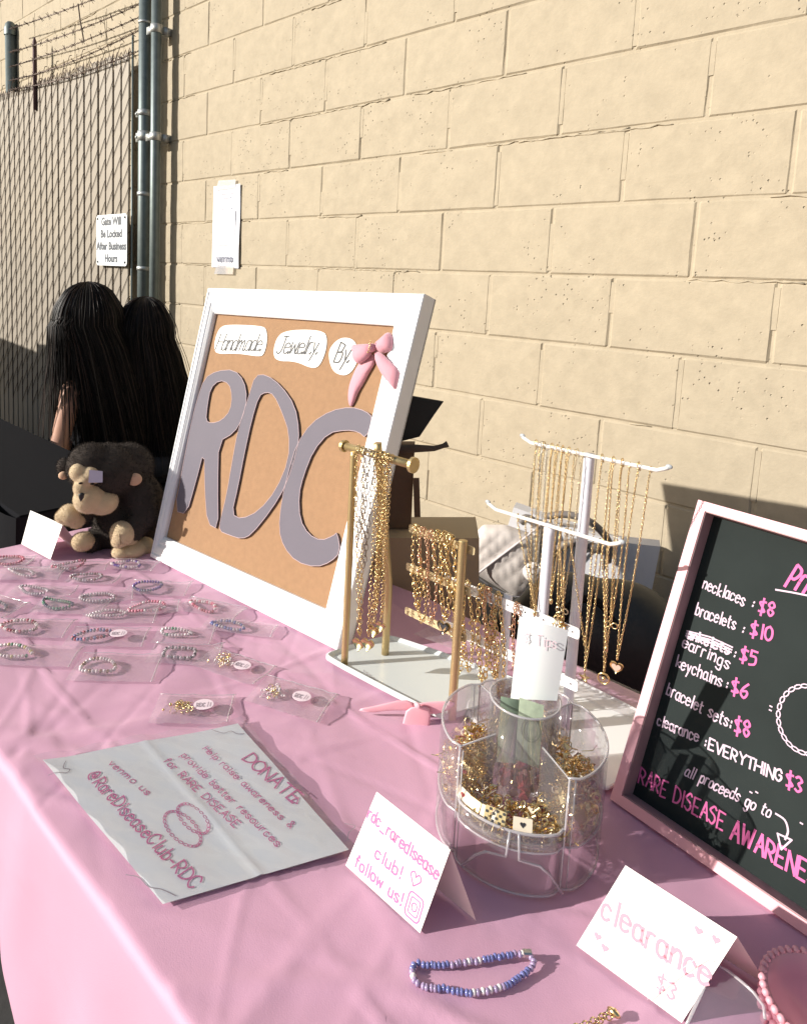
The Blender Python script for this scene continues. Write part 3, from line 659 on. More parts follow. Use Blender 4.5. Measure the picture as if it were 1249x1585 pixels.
# ================================================================== CARDS
def tent(name, label, bl, br, tilt, hgt_px, foot, grp='folded paper tent cards on the table', cw=None, mt=CARDP):
    A = pz(*bl, TZ+.0015); B = pz(*br, TZ+.0015); t = thing(name, label, 'tent card', (A+B)/2, grp)
    ex = (B-A).normalized(); hn = Vector((-ex.y, ex.x, 0)); P = Plane(A, ex, ZW*math.cos(tilt)+hn*math.sin(tilt))
    W = (B-A).length; TL = P.px(*hgt_px[0]); TR = P.px(*hgt_px[1]); H = (TL[1]+TR[1])/2
    u0, u1 = (TL[0]+0)/2, (TR[0]+W)/2
    s = MB(); vs = []; n = 6
    for j in range(n+1):
        v = j/n
        for i in range(n+1):
            a = i/n; x = (TL[0]*v+0*(1-v))*(1-a)+(TR[0]*v+W*(1-v))*a; yv_ = (TL[1]*(1-a)+TR[1]*a)*v
            vs.append(P(x, yv_, 0))
    N = n+1; s.add(vs, [(j*N+i, j*N+i+1, (j+1)*N+i+1, (j+1)*N+i) for j in range(n) for i in range(n)]); s.build('front_leaf', mt, t, True)
    F_ = pz(*foot, TZ+.0015); d = F_-B; TLw, TRw = P(*TL, -.0004), P(*TR, -.0004)
    s = MB(); s.add([TLw, TRw, F_, A+d], [(0, 1, 2, 3)]); s.build('back_leaf', mat('card_inner', (.80, .62, .62), .8), t)
    return t, P
t, P = tent('tent_card', 'white folded card in pink ink, rdc rare disease club follow us', (535, 1340), (650, 1445), .42, ((583, 1226), (697, 1316)), (737, 1426))
s = MB(); write(s, P, 'rdc_raredisease', P.px(568, 1266), P.px(677, 1364), .0115, .0019, .0003)
write(s, P, 'club!', P.px(580, 1327), P.px(620, 1362), .011, .0019, .0003); write(s, P, '~', P.px(633, 1366), P.px(650, 1381), .013, .0014, .0003, 0, False, 0)
write(s, P, 'follow us!', P.px(549, 1341), P.px(621, 1404), .011, .0019, .0003); s.build('lettering', INKP, t)
s = MB(); c = P.px(641, 1405); draw(s, P, rrect(c[0]-.009, c[1]-.0105, c[0]+.0085, c[1]+.0105, .004), .0015, .0003, True); draw(s, P, rrect(c[0]-.0055, c[1]-.007, c[0]+.0055, c[1]+.007, .002), .0012, .0003, True)
draw(s, P, circ(c, .003, .0035), .0012, .0003, True); s.build('camera_icon', INKP, t)
t, P = tent('tent_card', 'white folded clearance card in faint pink ink beside the price board', (892, 1464), (1055, 1584), .42, ((968, 1340), (1141, 1451)), (1189, 1528))
s = MB(); write(s, P, 'clearance', P.px(930, 1420), P.px(1098, 1532), .020, .0026, .0003)
s.build('lettering', INKF, t)
s = MB(); write(s, P, '$3', P.px(1016, 1532), P.px(1045, 1552), .012, .0016, .0003); s.build('lettering', INKF, t)
for q in ((1081, 1441), (1108, 1455), (925, 1450), (936, 1468)): c = P.px(*q); s = MB(); s.prism(P, heart(c[0], c[1], .0034), .0001, .0004); s.build('heart', INKF, t)
t, P = tent('tent_card', 'small white folded card standing in front of the toy monkey', (33, 842), (78, 866), .42, ((47, 790), (97, 812)), (127, 850))
s = MB(); 
for (qa, qb) in (((46, 815), (90, 834)), ((50, 828), (76, 841))):
    a_, b_ = P.px(*qa), P.px(*qb); draw(s, P, cat_rom([(a_[0]+(b_[0]-a_[0])*i/14, a_[1]+(b_[1]-a_[1])*i/14+.002*((-1)**i)) for i in range(15)]), .001, .0003)
s.build('faint_scribble', INKF, t, kind='stuff')
# donate sheet
dn = thing('donate_sheet', 'white handwritten donate sheet in a clear sleeve lying near the front edge', 'paper sheet', (-.62, .42, TZ))
crn = [pz(*q, TZ+.003) for q in ((252, 1400), (540, 1316), (368, 1121), (66, 1178))]
s = MB(); n = 60; vs = []
def dh(a, b):
    return .0020+.0011*math.sin(a*9+b*4)*math.sin(b*7)+.0012*math.exp(-((a-.5)/.02)**2)+.005*max(0, a-.8)*max(0, b*.5+.15)+.003*max(0, .12-a)*8*max(0, b-.3)
for j in range(n+1):
    for i in range(n+1):
        a, b = i/n, j/n; p = (crn[0]*(1-a)+crn[1]*a)*(1-b)+(crn[3]*(1-a)+crn[2]*a)*b; vs.append((p.x, p.y, TZ+.001+dh(a, b)))
N = n+1; s.add(vs, [(j*N+i, j*N+i+1, (j+1)*N+i+1, (j+1)*N+i) for j in range(n) for i in range(n)]); s.build('sheet', mat('sheet_paper', (.80, .82, .84), .55, 0, .1, 40), dn, True)
DP = Plane((0, 0, TZ+.0034), (1, 0, 0), (0, 1, 0))
class Drape:
    """follows the sheet's waves"""
    def __call__(s_, u, v, w=0):
        o = crn[0]; ea = crn[1]-crn[0]; eb = crn[3]-crn[0]; det = ea.x*eb.y-ea.y*eb.x; dx, dy = u-o.x, v-o.y
        a = (dx*eb.y-dy*eb.x)/det; b = (ea.x*dy-ea.y*dx)/det; return Vector((u, v, TZ+.001+dh(max(0, min(1, a)), max(0, min(1, b)))+w))
DR = Drape()
def dx(txt, p0, p1, h, wd): s = MB(); write(s, DR, txt, DP.px(*p0), DP.px(*p1), h, wd, .0009); s.build('lettering', INKP, dn)
dx('DONATE', (374, 1178), (454, 1246), .018, .0021); dx('^', (450, 1240), (462, 1246), .012, .0014); dx('Help raise awareness &', (313, 1161), (449, 1285), .0090, .0012)
dx('provide better resources', (280, 1171), (429, 1314), .0090, .0012); dx('for RARE DISEASE', (253, 1179), (364, 1284), .0095, .0013)
dx('venmo us', (167, 1183), (228, 1234), .0090, .0012); dx('@RareDiseaseClub-RDC', (133, 1203), (296, 1380), .0155, .0018)
s = MB(); c = DP.px(289, 1273)
chainring(s, DR, (c[0], c[1]+.008), .026, .011, 20, .0022, .0008); chainring(s, DR, (c[0]+.004, c[1]-.008), .03, .013, 24, .0022, .0008); s.build('drawing', INKP, dn)
s = MB()
for sq in (((102, 1178), (98, 1190), (108, 1192), (103, 1198), (88, 1198), (75, 1203)), ((328, 1131), (345, 1136), (358, 1133), (366, 1137), (378, 1137)), ((195, 1356), (215, 1360), (230, 1374), (250, 1378), (272, 1388)), ((534, 1276), (550, 1280), (540, 1290), (538, 1302))):
    draw(s, DR, cat_rom([DP.px(*q) for q in sq]), .0009, .0008)
s.build('border_squiggle', INKG, dn)
s = MB(); vs = []
for j in range(n+1):
    for i in range(n+1):
        a, b = i/n*1.06-.03, j/n*1.05-.02; p = (crn[0]*(1-a)+crn[1]*a)*(1-b)+(crn[3]*(1-a)+crn[2]*a)*b; vs.append((p.x, p.y, TZ+.004+dh(a, b)+.0016*math.sin(a*31+b*9)*math.sin(b*23)+.001))
s.add(vs, [(j*N+i, j*N+i+1, (j+1)*N+i+1, (j+1)*N+i) for j in range(n) for i in range(n)])
s.build('clear_sleeve', clear('sleeve', (.97, .97, .98), .03, .04, (.8, .82, .85), .12, .5, 25), dn, True)
# ================================================================== STANDS
def link_pendant(mb, P_, kind, s_):
    """small pendant shape hanging below point P_, facing the stall front"""
    PL = Plane(P_, (1, .15, 0), (0, 0, 1))
    if kind == 'heart': mb.prism(PL, heart(0, -s_, s_), -.0015, .0015)
    elif kind == 'round':
        mb.torus(PL(0, -s_, 0), s_*.85, s_*.16, (PL.ex, PL.ey, PL.n), 12, 5); mb.ball(PL(0, -s_, 0), s_*.3, 6, 5)
    elif kind == 'star': mb.prism(PL, [(s_*(1 if i % 2 == 0 else .42)*math.sin(i*math.pi/5), -s_+s_*(1 if i % 2 == 0 else .42)*math.cos(i*math.pi/5)) for i in range(10)][::-1], -.001, .001)
    elif kind == 'bow':
        mb.torus(PL(-s_*.6, -s_*.5, 0), s_*.5, s_*.13, (PL.ex, PL.ey, PL.n), 10, 4); mb.torus(PL(s_*.6, -s_*.5, 0), s_*.5, s_*.13, (PL.ex, PL.ey, PL.n), 10, 4); mb.ball(PL(0, -s_*.5, 0), s_*.25, 6, 5)
    elif kind == 'bar': mb.cbox(PL(0, -s_, 0), s_*.5, .002, s_*2, .0005)
    else: mb.ball(PL(0, -s_*.6, 0), (s_*.4, s_*.3, s_*.6), 8, 6)
def tray(t, corners, hgt, m_, name='tray'):
    s = MB(); P_ = Plane((0, 0, 0), (1, 0, 0), (0, 1, 0)); c = [(p[0], p[1]) for p in corners]
    cx = sum(a[0] for a in c)/4; cy = sum(a[1] for a in c)/4
    def ins(k): return [(cx+(a[0]-cx)*(1-k/.13), cy+(a[1]-cy)*(1-k/.08)) for a in c]
    def rnd_(c_): return smoothpoly(smoothpoly2(c_), 2)
    def smoothpoly2(c_):
        out = []
        for i in range(4):
            a, b = c_[i], c_[(i+1) % 4]; out += [tuple(a[k]*.93+b[k]*.07 for k in (0, 1)), tuple(a[k]*.07+b[k]*.93 for k in (0, 1))]
        return out
    L = [rnd_(ins(k)) for k in (0.006, 0, 0, .002, .0045, .007)]; Z = [TZ+.002, TZ+.004, TZ+hgt-.001, TZ+hgt, TZ+hgt-.002, TZ+.006]
    n_ = len(L[0]); vs = [(a[0], a[1], z) for l_, z in zip(L, Z) for a in l_]; fs = []
    for r in range(5):
        for i in range(n_): j = (i+1) % n_; fs.append((r*n_+i, r*n_+j, (r+1)*n_+j, (r+1)*n_+i))
    fs += [tuple(5*n_+i for i in range(n_)), tuple(reversed(range(n_)))]; s.add(vs, fs); return s.build(name, m_, t)
def strip(t, a, b, hgt, m_, holes, name='arm', dots=None):
    """perforated flat arm from a to b"""
    ex = (b-a).normalized(); P_ = Plane(a, ex, ZW); L = (b-a).length; hs = []
    for i in range(holes):
        u = L*(i+.7)/(holes+.4); hs.append(circ((u, hgt/2), hgt*.12, n=6)[::-1])
    s = MB(); s.prism(P_, rrect(0, 0, L, hgt, hgt*.25, 3), -.0008, .0008, hs); return s.build(name, m_, t), P_
# ---- gold stand
gs = thing('gold_jewelry_stand', 'brushed gold jewelry stand on a white tray beside the framed board', 'jewelry stand', (-.6, .8, TZ))
c4 = [pz(495, 1022), pz(688, 1124), pz(834, 1072), pz(602, 990)]
tray(gs, c4, .012, mat('tray_enamel', (.64, .68, .68), .25))
s = MB(); pa = [pz(560, 1025, TZ+.007), pz(640, 1065, TZ+.007), pz(600, 1030, TZ+.007)]
for i in range(3):
    q = [(pz(540+i*6, 1024+i*4, TZ+.007)).xy, (pz(640+i*9, 1062+i*2, TZ+.007)).xy, (pz(760, 1078, TZ+.007)).xy]
tp = Plane((0, 0, TZ+.0066), (1, 0, 0), (0, 1, 0))
a_ = tp.px(562, 1038); draw(s, tp, [(a_[0]+.004*i, a_[1]+.002*((-1)**i)-.0006*i) for i in range(9)], .0008, .0003); s.build('tray_print', INKG, gs)
def post(t, base, top, r, m_, name='post', bend=None):
    s = MB(); pts = [base, base.lerp(top, .5) if bend is None else bend, top]; s.tube(resample(pts, .02)+[top], r, 16); return s.build(name, m_, t, True)
pF = pz(533, 1030, TZ+.004); pR = pz(596, 1014, TZ+.004)
zbar = py(547, 694, pF.y).z
barL = Vector((py(533, 688, pF.y).x, pF.y, zbar)); barR = Vector((py(640, 712, pF.y-.0).x, pF.y, zbar))
topF = Vector((pF.x, pF.y, zbar-.004)); post(gs, pF, topF, .0055, GOLDM)
topR = Vector((py(585, 676, pF.y+.012).x, pF.y+.012, zbar+.014)); post(gs, pR, topR, .0062, GOLDM, 'post', pR.lerp(topR, .35)+Vector((.006, .008, 0)))
s = MB(); s.tube([barL, barR], .0062, 20); gcb = s.build('crossbar', GOLDM, gs, True)
for q, r in ((barL, .0095), (barR, .0115)):
    s = MB(); s.tube([q-XW*.0025, q+XW*.0025], r, 20); s.build('end_cap', GOLDM, gcb)
pG = pz(699, 1112, TZ+.004); zG = py(712, 835, pG.y).z; topG = Vector((pG.x, pG.y, zG)); post(gs, pG, topG, .0062, GOLDM)
GCREAM = mat('gold_strip', (.66, .54, .32), .45, .35)
arms = []
for (xa_, ya_), (xb_, yb_) in (((633, 823), (735, 853)), ((629, 882), (728, 915)), ((627, 950), (722, 985))):
    a = py(xa_, ya_, pG.y+.008); b = py(xb_, yb_, pG.y+.008); b.z = a.z; o, P_ = strip(gs, a, b, .0115, GCREAM, 11); arms.append((a, b))
# chunky necklaces over the crossbar
labs = ['gold paperclip necklace hanging nearest the front post of the gold stand', 'silver oval link necklace with no pendant on the gold stand', 'second silver link necklace hanging on the gold crossbar',
        'fine gold necklace with a puffed heart on the gold crossbar', 'gold rope necklace at the middle of the gold crossbar', 'gold necklace with low heart pendant hanging on the gold crossbar', 'gold link necklace nearest the rear post of the gold stand', 'rightmost gold necklace on the gold crossbar']
spec = [(553, 560, 556, 985, 'heart', GOLD, .010, .0055, .0008, .011), (564, 569, 553, 835, None, SILV, .012, .006, .0007, 0), (574, 578, 562, 880, None, DSILV, .012, .0055, .0007, 0),
        (584, 590, 579, 965, 'heart', GOLD, .006, .0035, .0006, .010), (588, 594, 583, 940, 'drop', GOLD, .007, .004, .0007, .006), (580, 600, 570, 985, 'heart', GOLD, .008, .0045, .0007, .011),
        (592, 600, 586, 900, None, GOLD, .009, .005, .0008, 0), (598, 604, 590, 960, 'heart', GOLD, .006, .0035, .0006, .008)]
for k, (xa_, xb_, xm, ym, pk, m_, ll, lw, wr, ps) in enumerate(spec):
    Y = pF.y-.010-.0022*(k % 3); a = py(xa_, 700, Y); b = py(xb_, 705, Y); bt = py(xm, ym, Y-.002); a.z = b.z = zbar+.002
    s = MB(); path = [a+YW*.012-ZW*.004, a+YW*.004+ZW*.008, a+ZW*.002]
    mid = []
    for i in range(1, 14): t_ = i/14; q = a.lerp(bt, t_); q.x += .006*math.sin(t_*3.1)*(1 if k % 2 else -1)*(1-t_); mid.append(q)
    up_ = [b.lerp(bt, 1-i/14)+YW*.003 for i in range(1, 14)]
    s.chain(path+mid+[bt]+up_+[b+ZW*.002, b+YW*.004+ZW*.008, b+YW*.012-ZW*.004], ll, lw, wr, 8, 3)
    if pk: link_pendant(s, bt-ZW*.002, pk, ps)
    tag(s.build('necklace', m_, smooth=True), labs[k], 'necklace', 'necklaces on the gold crossbar')
# ---- bracelets on gold arms and on the white arms
def bracelets(rows, grp, where):
    for k, (x, y0, y1, Y, m_, ll, lab, ex_) in enumerate(rows):
        s = MB(); a = py(x, y0, Y); b = py(x+4, y1, Y); w_ = .006
        loop = [a+YW*.01+ZW*.001]
        loop += [a+ZW*.006]
        for i in range(1, 12): t_ = i/12; loop.append(a.lerp(b, t_)+Vector((-w_*math.sin(t_*math.pi)*.8, 0, 0)))
        loop.append(b)
        for i in range(1, 12): t_ = 1-i/12; loop.append(a.lerp(b, t_)+Vector((w_*math.sin(t_*math.pi)+.003, .002, 0)))
        loop.append(a+ZW*.006+XW*.004); loop.append(a+YW*.01+XW*.004)
        s.chain(loop, ll, ll*.58, ll*.1, 8, 3, k)
        if ex_ == 'bfly': P_ = Plane(b-ZW*.002, (1, .1, 0), ZW); s.prism(P_, heart(0, -.008, .011), 0, .002)
        elif ex_: 
            r = random.Random(k)
            for i in range(ex_): q = loop[r.randint(4, len(loop)-5)]+Vector((r.uniform(-.004, .004), -.003, r.uniform(-.004, .004))); s.ball(q, r.uniform(.0018, .0032), 6, 5)
        o = tag(s.build('bracelet', m_, smooth=True), lab, 'bracelet', grp)
        if ex_ == 'bfly':
            u = MB(); P_ = Plane(b-ZW*.002+YW*-.0025, (1, .1, 0), ZW); u.prism(P_, heart(0, -.008, .008), 0, .0008)
            for sg_ in (-1, 1): u.k = 1; u.prism(P_, [(0, -.012), (sg_*.0055, -.004), (sg_*.005, -.009), (sg_*.003, -.013)] if sg_ < 0 else [(0, -.012), (.003, -.013), (.005, -.009), (.0055, -.004)], .0009, .0014)
            q = u.build('pendant_face', [INKK, GOLD]); q.parent = o
ya = pG.y-.002
ROSE = mat('rose_gold', (.78, .50, .34), .28, 1)
bracelets([(641, 818, 945, ya, GOLD, .009, 'gold bracelet with star charms, leftmost on the gold arms', 5), (652, 822, 900, ya+.001, ROSE, .007, 'rose gold bracelet second from the left on the gold arms', 3),
    (664, 826, 960, ya, ROSE, .008, 'long rose gold bracelet in the middle of the gold arms', 2), (674, 828, 905, ya-.001, GOLD, .010, 'short gold bracelet hanging from the top gold arm', 0),
    (684, 830, 960, ya, GOLD, .011, 'chunky gold bracelet with a black butterfly heart charm', 'bfly'), (694, 834, 925, ya-.002, GOLD, .012, 'large link gold bracelet next to the gold arm post', 0),
    (648, 885, 965, ya-.002, GOLD, .007, 'gold flower charm bracelet hanging from the second gold arm', 6)], 'bracelets on the gold arms', '')
# ---- white earring stand
ws = thing('white_bracelet_stand', 'white metal stand with two perforated arms behind the organizer', 'jewelry stand', (-.47, .83, TZ))
pC = pz(773, 1104, TZ+.004); zC = py(785, 920, pC.y).z; post(ws, pC, Vector((pC.x, pC.y, zC)), .0062, POST)
WSTRIP = mat('white_strip', (.82, .83, .84), .45)
for (a, b), nh in ((((690, 905), (897, 984)), 15), (((684, 973), (895, 1060)), 15)):
    A_ = py(*a, pC.y-.009); B_ = py(*b, pC.y-.009); B_.z = A_.z; strip(ws, A_, B_, .015, WSTRIP, nh)
s = MB(); s.lathe((pC.x, pC.y, TZ+.002), [(.0005, .006), (.045, .006), (.047, .003), (.047, 0)], 32); s.build('base', WSTRIP, ws)
yw = pC.y-.014
bracelets([(705, 910, 1045, yw, GOLD, .010, 'gold bracelet hanging leftmost on the white arms', 6), (720, 905, 1040, yw-.001, GOLD, .009, 'thick gold bracelet second from left on the white arms', 8),
    (742, 912, 1060, yw, GOLD, .012, 'gold oval link bracelet with hoops on the upper white arm', 5), (752, 916, 1000, yw-.002, ROSE, .009, 'short rose gold bracelet on the upper white arm', 3),
    (768, 924, 1080, yw, GOLD, .010, 'longest gold bracelet hanging left of the white post', 7), (760, 950, 1050, yw-.004, GOLD, .008, 'fine gold chain bracelet crossing in front of the lower white arm', 5),
    (797, 940, 1075, yw, ROSE, .009, 'reddish gold bracelet just right of the white post', 4), (861, 958, 985, yw, GOLD, .008, 'short knotted gold chain near the right end of the white arm', 2)], 'bracelets on the white arms', '')
# ---- tall necklace stand
ns = thing('white_necklace_stand', 'tall white necklace stand with two curved crossbars', 'jewelry stand', (-.39, .88, TZ))
pA = pz(876, 1122, TZ+.006); zA = py(912, 702, pA.y).z; post(ns, pA, Vector((pA.x, pA.y, zA)), .0072, POST)
YB = pA.y-.045; qb = py(851, 812, YB); post(ns, Vector((qb.x, YB, TZ+.006)), Vector((qb.x, YB, qb.z)), .0072, POST)
def hbar(L_, R_, Y, zc=None):
    a = py(*L_, Y); b = py(*R_, Y); z = (a.z+b.z)/2-.006; a.z = b.z = z
    s = MB(); s.tube([a+ZW*.006, a+XW*.006+ZW*.0035, a+XW*.014, b-XW*.014, b-XW*.006+ZW*.0035, b+ZW*.006], [.0022, .0026, .0026, .0026, .0026, .0022], 10); cb_ = s.build('crossbar', mat('cream_rod', (.80, .78, .74), .4), ns, True)
    for q in (a, b): s = MB(); s.ball(q+ZW*.0075, (.0045, .002, .003), 10, 6); s.build('bar_tip', mat('tip_grey', (.4, .42, .44), .4), cb_, True)
    return z
z1 = hbar((808, 682), (1036, 717), pA.y-.010); z2 = hbar((755, 777), (962, 842), YB-.010)
c4 = [Vector((pA.x-.105, pA.y-.075, 0)), Vector((pA.x+.10, pA.y-.085, 0)), Vector((pA.x+.105, pA.y+.11, 0)), Vector((pA.x-.10, pA.y+.12, 0))]
tray(ns, c4, .008, WSTRIP, 'base_tray')
nl = [  # strand x at top a, b ; bottom px ; pendant
 (828, 833, 822, 960, None, 0, 'leftmost short gold chain on the upper crossbar'), (838, 845, 826, 905, None, 1, 'silver beaded necklace near the left end of the upper crossbar'),
 (841, 852, 829, 935, 'drop', 0, 'gold necklace with drop, beside the silver one on the upper crossbar'), (853, 858, 835, 960, 'bar', 0, 'gold necklace with bar pendant left of the tall post'),
 (862, 868, 846, 950, 'round', 0, 'gold necklace with ring pendant left of the tall post'), (870, 876, 853, 925, 'drop', 0, 'thin gold necklace with bead, third left of the tall post'),
 (880, 888, 862, 955, 'star', 0, 'gold necklace with star, second left of the tall post'), (893, 900, 870, 940, 'bow', 2, 'pale gold necklace hanging just left of the tall post'),
 (932, 946, 905, 1040, 'star', 0, 'gold necklace with initial pendant hanging just right of the tall post'), (950, 962, 935, 1040, 'round', 0, 'gold necklace ending in a round coin pendant'),
 (964, 975, 946, 962, 'bow', 0, 'gold necklace ending in a small bow pendant'), (990, 1008, 955, 1022, 'heart', 0, 'rightmost gold necklace with a pink enamel heart pendant')]
for k, (xa_, xb_, xm, ym, pk, mm, lab) in enumerate(nl):
    Y = pA.y-.010-.003; a = py(xa_, 700, Y); b = py(xb_, 705, Y); bt = py(xm, ym, Y-.001*(k % 3)); a.z = b.z = z1
    bt.x = (a.x+b.x)/2+(bt.x-(a.x+b.x)/2)*.55 if False else bt.x
    s = MB(); path = [a+YW*.007-ZW*.006, a+YW*.003+ZW*.0035]+[a.lerp(bt, (i/16)**1.0)+XW*.003*math.sin(i/16*3.14)*(-1) for i in range(1, 16)]+[bt]+[b.lerp(bt, 1-i/16)+XW*.003*math.sin(i/16*3.14) for i in range(1, 16)]+[b+YW*.003+ZW*.0035, b+YW*.007-ZW*.006]
    s.chain(path, .0044, .0024, .00055, 6, 3, k)
    s.torus(a+ZW*.003, .0035, .0007, (YW, ZW, XW), 10, 4)
    if pk:
        for q in range(1): link_pendant(s, bt-ZW*.001, pk, .0085 if pk in ('heart', 'round') else .0075)
    o = tag(s.build('necklace', [GOLD, SILV, mat('pale_gold', (.86, .74, .5), .25, 1)][mm], smooth=True), lab, 'necklace', 'necklaces on the upper white crossbar')
    if pk == 'heart':
        u = MB(); P_ = Plane(bt-ZW*.001, (1, .15, 0), ZW); u.prism(P_, heart(0, -.0085, .006), .0016, .0022); q = u.build('enamel', mat('pink_enamel', (.62, .42, .34), .25), None); q.parent = o
for k, (xa_, xb_, xm, ym, pk, lab) in enumerate([(800, 812, 828, 945, 'drop', 'gold necklace hanging leftmost on the lower crossbar'), (868, 876, 872, 960, 'star', 'gold necklace between the two posts on the lower crossbar'), (884, 930, 905, 1000, None, 'long thin gold necklace at the right of the lower crossbar'), (936, 945, 938, 1000, 'drop', 'gold necklace at the right end of the lower crossbar')]):
    Y = YB-.013; a = py(xa_, 790, Y); b = py(xb_, 800, Y); bt = py(xm, ym, Y); a.z = b.z = z2
    s = MB(); s.chain([a+YW*.007-ZW*.006, a+YW*.003+ZW*.0035]+[a.lerp(bt, i/12) for i in range(1, 13)]+[b.lerp(bt, 1-i/12) for i in range(1, 12)]+[b+YW*.003+ZW*.0035, b+YW*.007-ZW*.006], .0044, .0024, .00055, 6, 3, k)
    if pk: link_pendant(s, bt, pk, .007)
    tag(s.build('necklace', GOLD, smooth=True), lab, 'necklace', 'necklaces on the lower white crossbar')
# ================================================================== ORGANIZER
oc = pz(797, 1281, TZ+.001); R = .0905
og = thing('acrylic_organizer', 'round clear acrylic organizer with divided rim and centre cup, full of charms', 'organizer', oc)
ACR = clear('acrylic', (.985, .98, .985), .03, .045, (.9, .86, .9), .03)
ACE = clear('acrylic_edge', (.97, .96, .97), .12, .30, (.97, .94, .97), .08)
fa = math.atan2(-oc.y, -oc.x); NOT = [fa-.82, fa+.61, fa+2.45, fa-2.45]
def rf(q):
    k = 1
    for a in NOT:
        d = abs((q-a+math.pi) % (2*math.pi)-math.pi); k -= .06*math.exp(-(d/.08)**2)
    return k
RB, FL, RT, LOW = R, .048, .124, .068
s = MB()
for a0, a1, top in ((NOT[0], NOT[1], LOW), (NOT[1], NOT[0]+2*math.pi, RT)):
    s.lathe(oc, [(RB, 0), (RB, FL), (RB, top), (RB-.003, top), (RB-.003, FL), (RB-.003, 0)], 64, a0, a1, rf)
s.build('outer_wall', ACR, og, True)
def arc(a0, a1, z, n=60): return [(oc.x+(RB-.0015)*rf(a0+(a1-a0)*i/n)*math.cos(a0+(a1-a0)*i/n), oc.y+(RB-.0015)*rf(a0+(a1-a0)*i/n)*math.sin(a0+(a1-a0)*i/n), oc.z+z) for i in range(n+1)]
s = MB(); s.tube(arc(0, 2*math.pi, .001, 96), .0013, 6); s.tube(arc(0, 2*math.pi, FL, 96), .0011, 6); s.tube(arc(NOT[0], NOT[1], LOW), .0017, 6); s.tube(arc(NOT[1], NOT[0]+2*math.pi, RT, 90), .0014, 6)
s.build('rim', ACE, og, True)
s = MB(); s.lathe(oc, [(.0005, FL), (RB-.004, FL)], 64, rf=rf); s.lathe(oc, [(.0005, FL-.002), (RB-.004, FL-.002)], 64, rf=rf); s.build('shelf', ACR, og)
CR_ = .038; CT = .158
s = MB(); s.lathe(oc, [(CR_, FL), (CR_, CT), (CR_-.0025, CT), (CR_-.0025, FL)], 48); cup_ = s.build('centre_cup', ACR, og, True)
s = MB(); s.tube([(oc.x+CR_*math.cos(2*math.pi*i/48), oc.y+CR_*math.sin(2*math.pi*i/48), oc.z+CT) for i in range(48)], .0013, 6, closed=True); s.build('cup_rim', ACE, cup_, True)
for a in NOT:
    d = Vector((math.cos(a), math.sin(a), 0)); n_ = Vector((-d.y, d.x, 0)); s = MB(); r1 = RB*.94-.002
    s.box(oc+d*((CR_+r1)/2)+ZW*((FL+RT)/2), r1-CR_, .0022, RT-FL, (d, n_, ZW)); dv_ = s.build('divider', ACR, og)
    s = MB(); s.tube([oc+d*(RB*.94)+ZW*.001, oc+d*(RB*.94)+ZW*RT, oc+d*CR_+ZW*(RT+.001)], .0012, 6); s.tube([oc+d*(RB*.95)+n_*.007, oc+d*(RB*.95)+n_*.007+ZW*RT], .0009, 6); s.build('divider_edge', ACE, dv_, True)
# lower arched opening towards the front
s = MB()
for sgn in (-1, 1):
    pts = []
    for q, z in ((.60, .002), (.42, .026), (.30, .036), (.07, .040), (.05, LOW)):
        a = fa+sgn*q; pts.append((oc.x+RB*math.cos(a), oc.y+RB*math.sin(a), oc.z+z))
    s.tube(pts, .0016, 6)
s.build('arch_edge', ACE, og, True)
# charms
ch_ = MB(); rnd = random.Random(5)
def rot_ax(r_):
    a = Vector((r_.uniform(-1, 1), r_.uniform(-1, 1), r_.uniform(-1, 1))).normalized(); b = a.orthogonal().normalized(); return (a, b, a.cross(b))
GP = mat('dull_gold', (.74, .60, .34), .32, .8)
RED = mat('red_enamel', (.25, .03, .045), .25, 0, coat=.5); CREAM = mat('cream_enamel', (.75, .66, .52), .3)
for i in range(1350):
    a = rnd.uniform(0, 2*math.pi); r_ = math.sqrt(rnd.uniform(.19, .87))*RB; z = FL+.003+rnd.uniform(0, 1)*(.012+.018*(1 if (math.cos(a-fa-2.2) > .2 or math.cos(a-fa+2.2) > .3) else .35))
    p = oc+Vector((r_*math.cos(a), r_*math.sin(a), z)); ax = rot_ax(rnd); k = rnd.random(); ch_.k = 0 if rnd.random() < .62 else (1 if rnd.random() < .75 else (2 if rnd.random() < .3 else 3))
    if k < .5: ch_.torus(p, rnd.uniform(.0025, .005), .0007, ax, 8, 3, rnd.uniform(1, 1.6))
    elif k < .75: ch_.box(p, rnd.uniform(.003, .008), rnd.uniform(.002, .005), .0012, ax)
    elif k < .9: ch_.ball(p, rnd.uniform(.0015, .003), 6, 4)
    else: ch_.tube([p, p+ax[0]*.012, p+ax[0]*.018+ax[1]*.006], .0006, 4)
ch_.build('charms', [GOLD, GP, RED, CREAM], og, kind='stuff')
chn = MB()
for i in range(16):
    a = fa+rnd.choice((-1, 1))*rnd.uniform(.9, 1.9); r_ = RB*rnd.uniform(.55, .8); c = oc+Vector((r_*math.cos(a), r_*math.sin(a), FL+.02))
    pts = [c+Vector((rnd.uniform(-.018, .018), rnd.uniform(-.018, .018), rnd.uniform(-.014, .022))) for _ in range(7)]; chn.chain([Vector(v) for v in smoothpoly([tuple(p) for p in pts], 2, False)], .004, .0024, .0005, 6, 3)
chn.build('loose_chain', GOLD, og, kind='stuff')
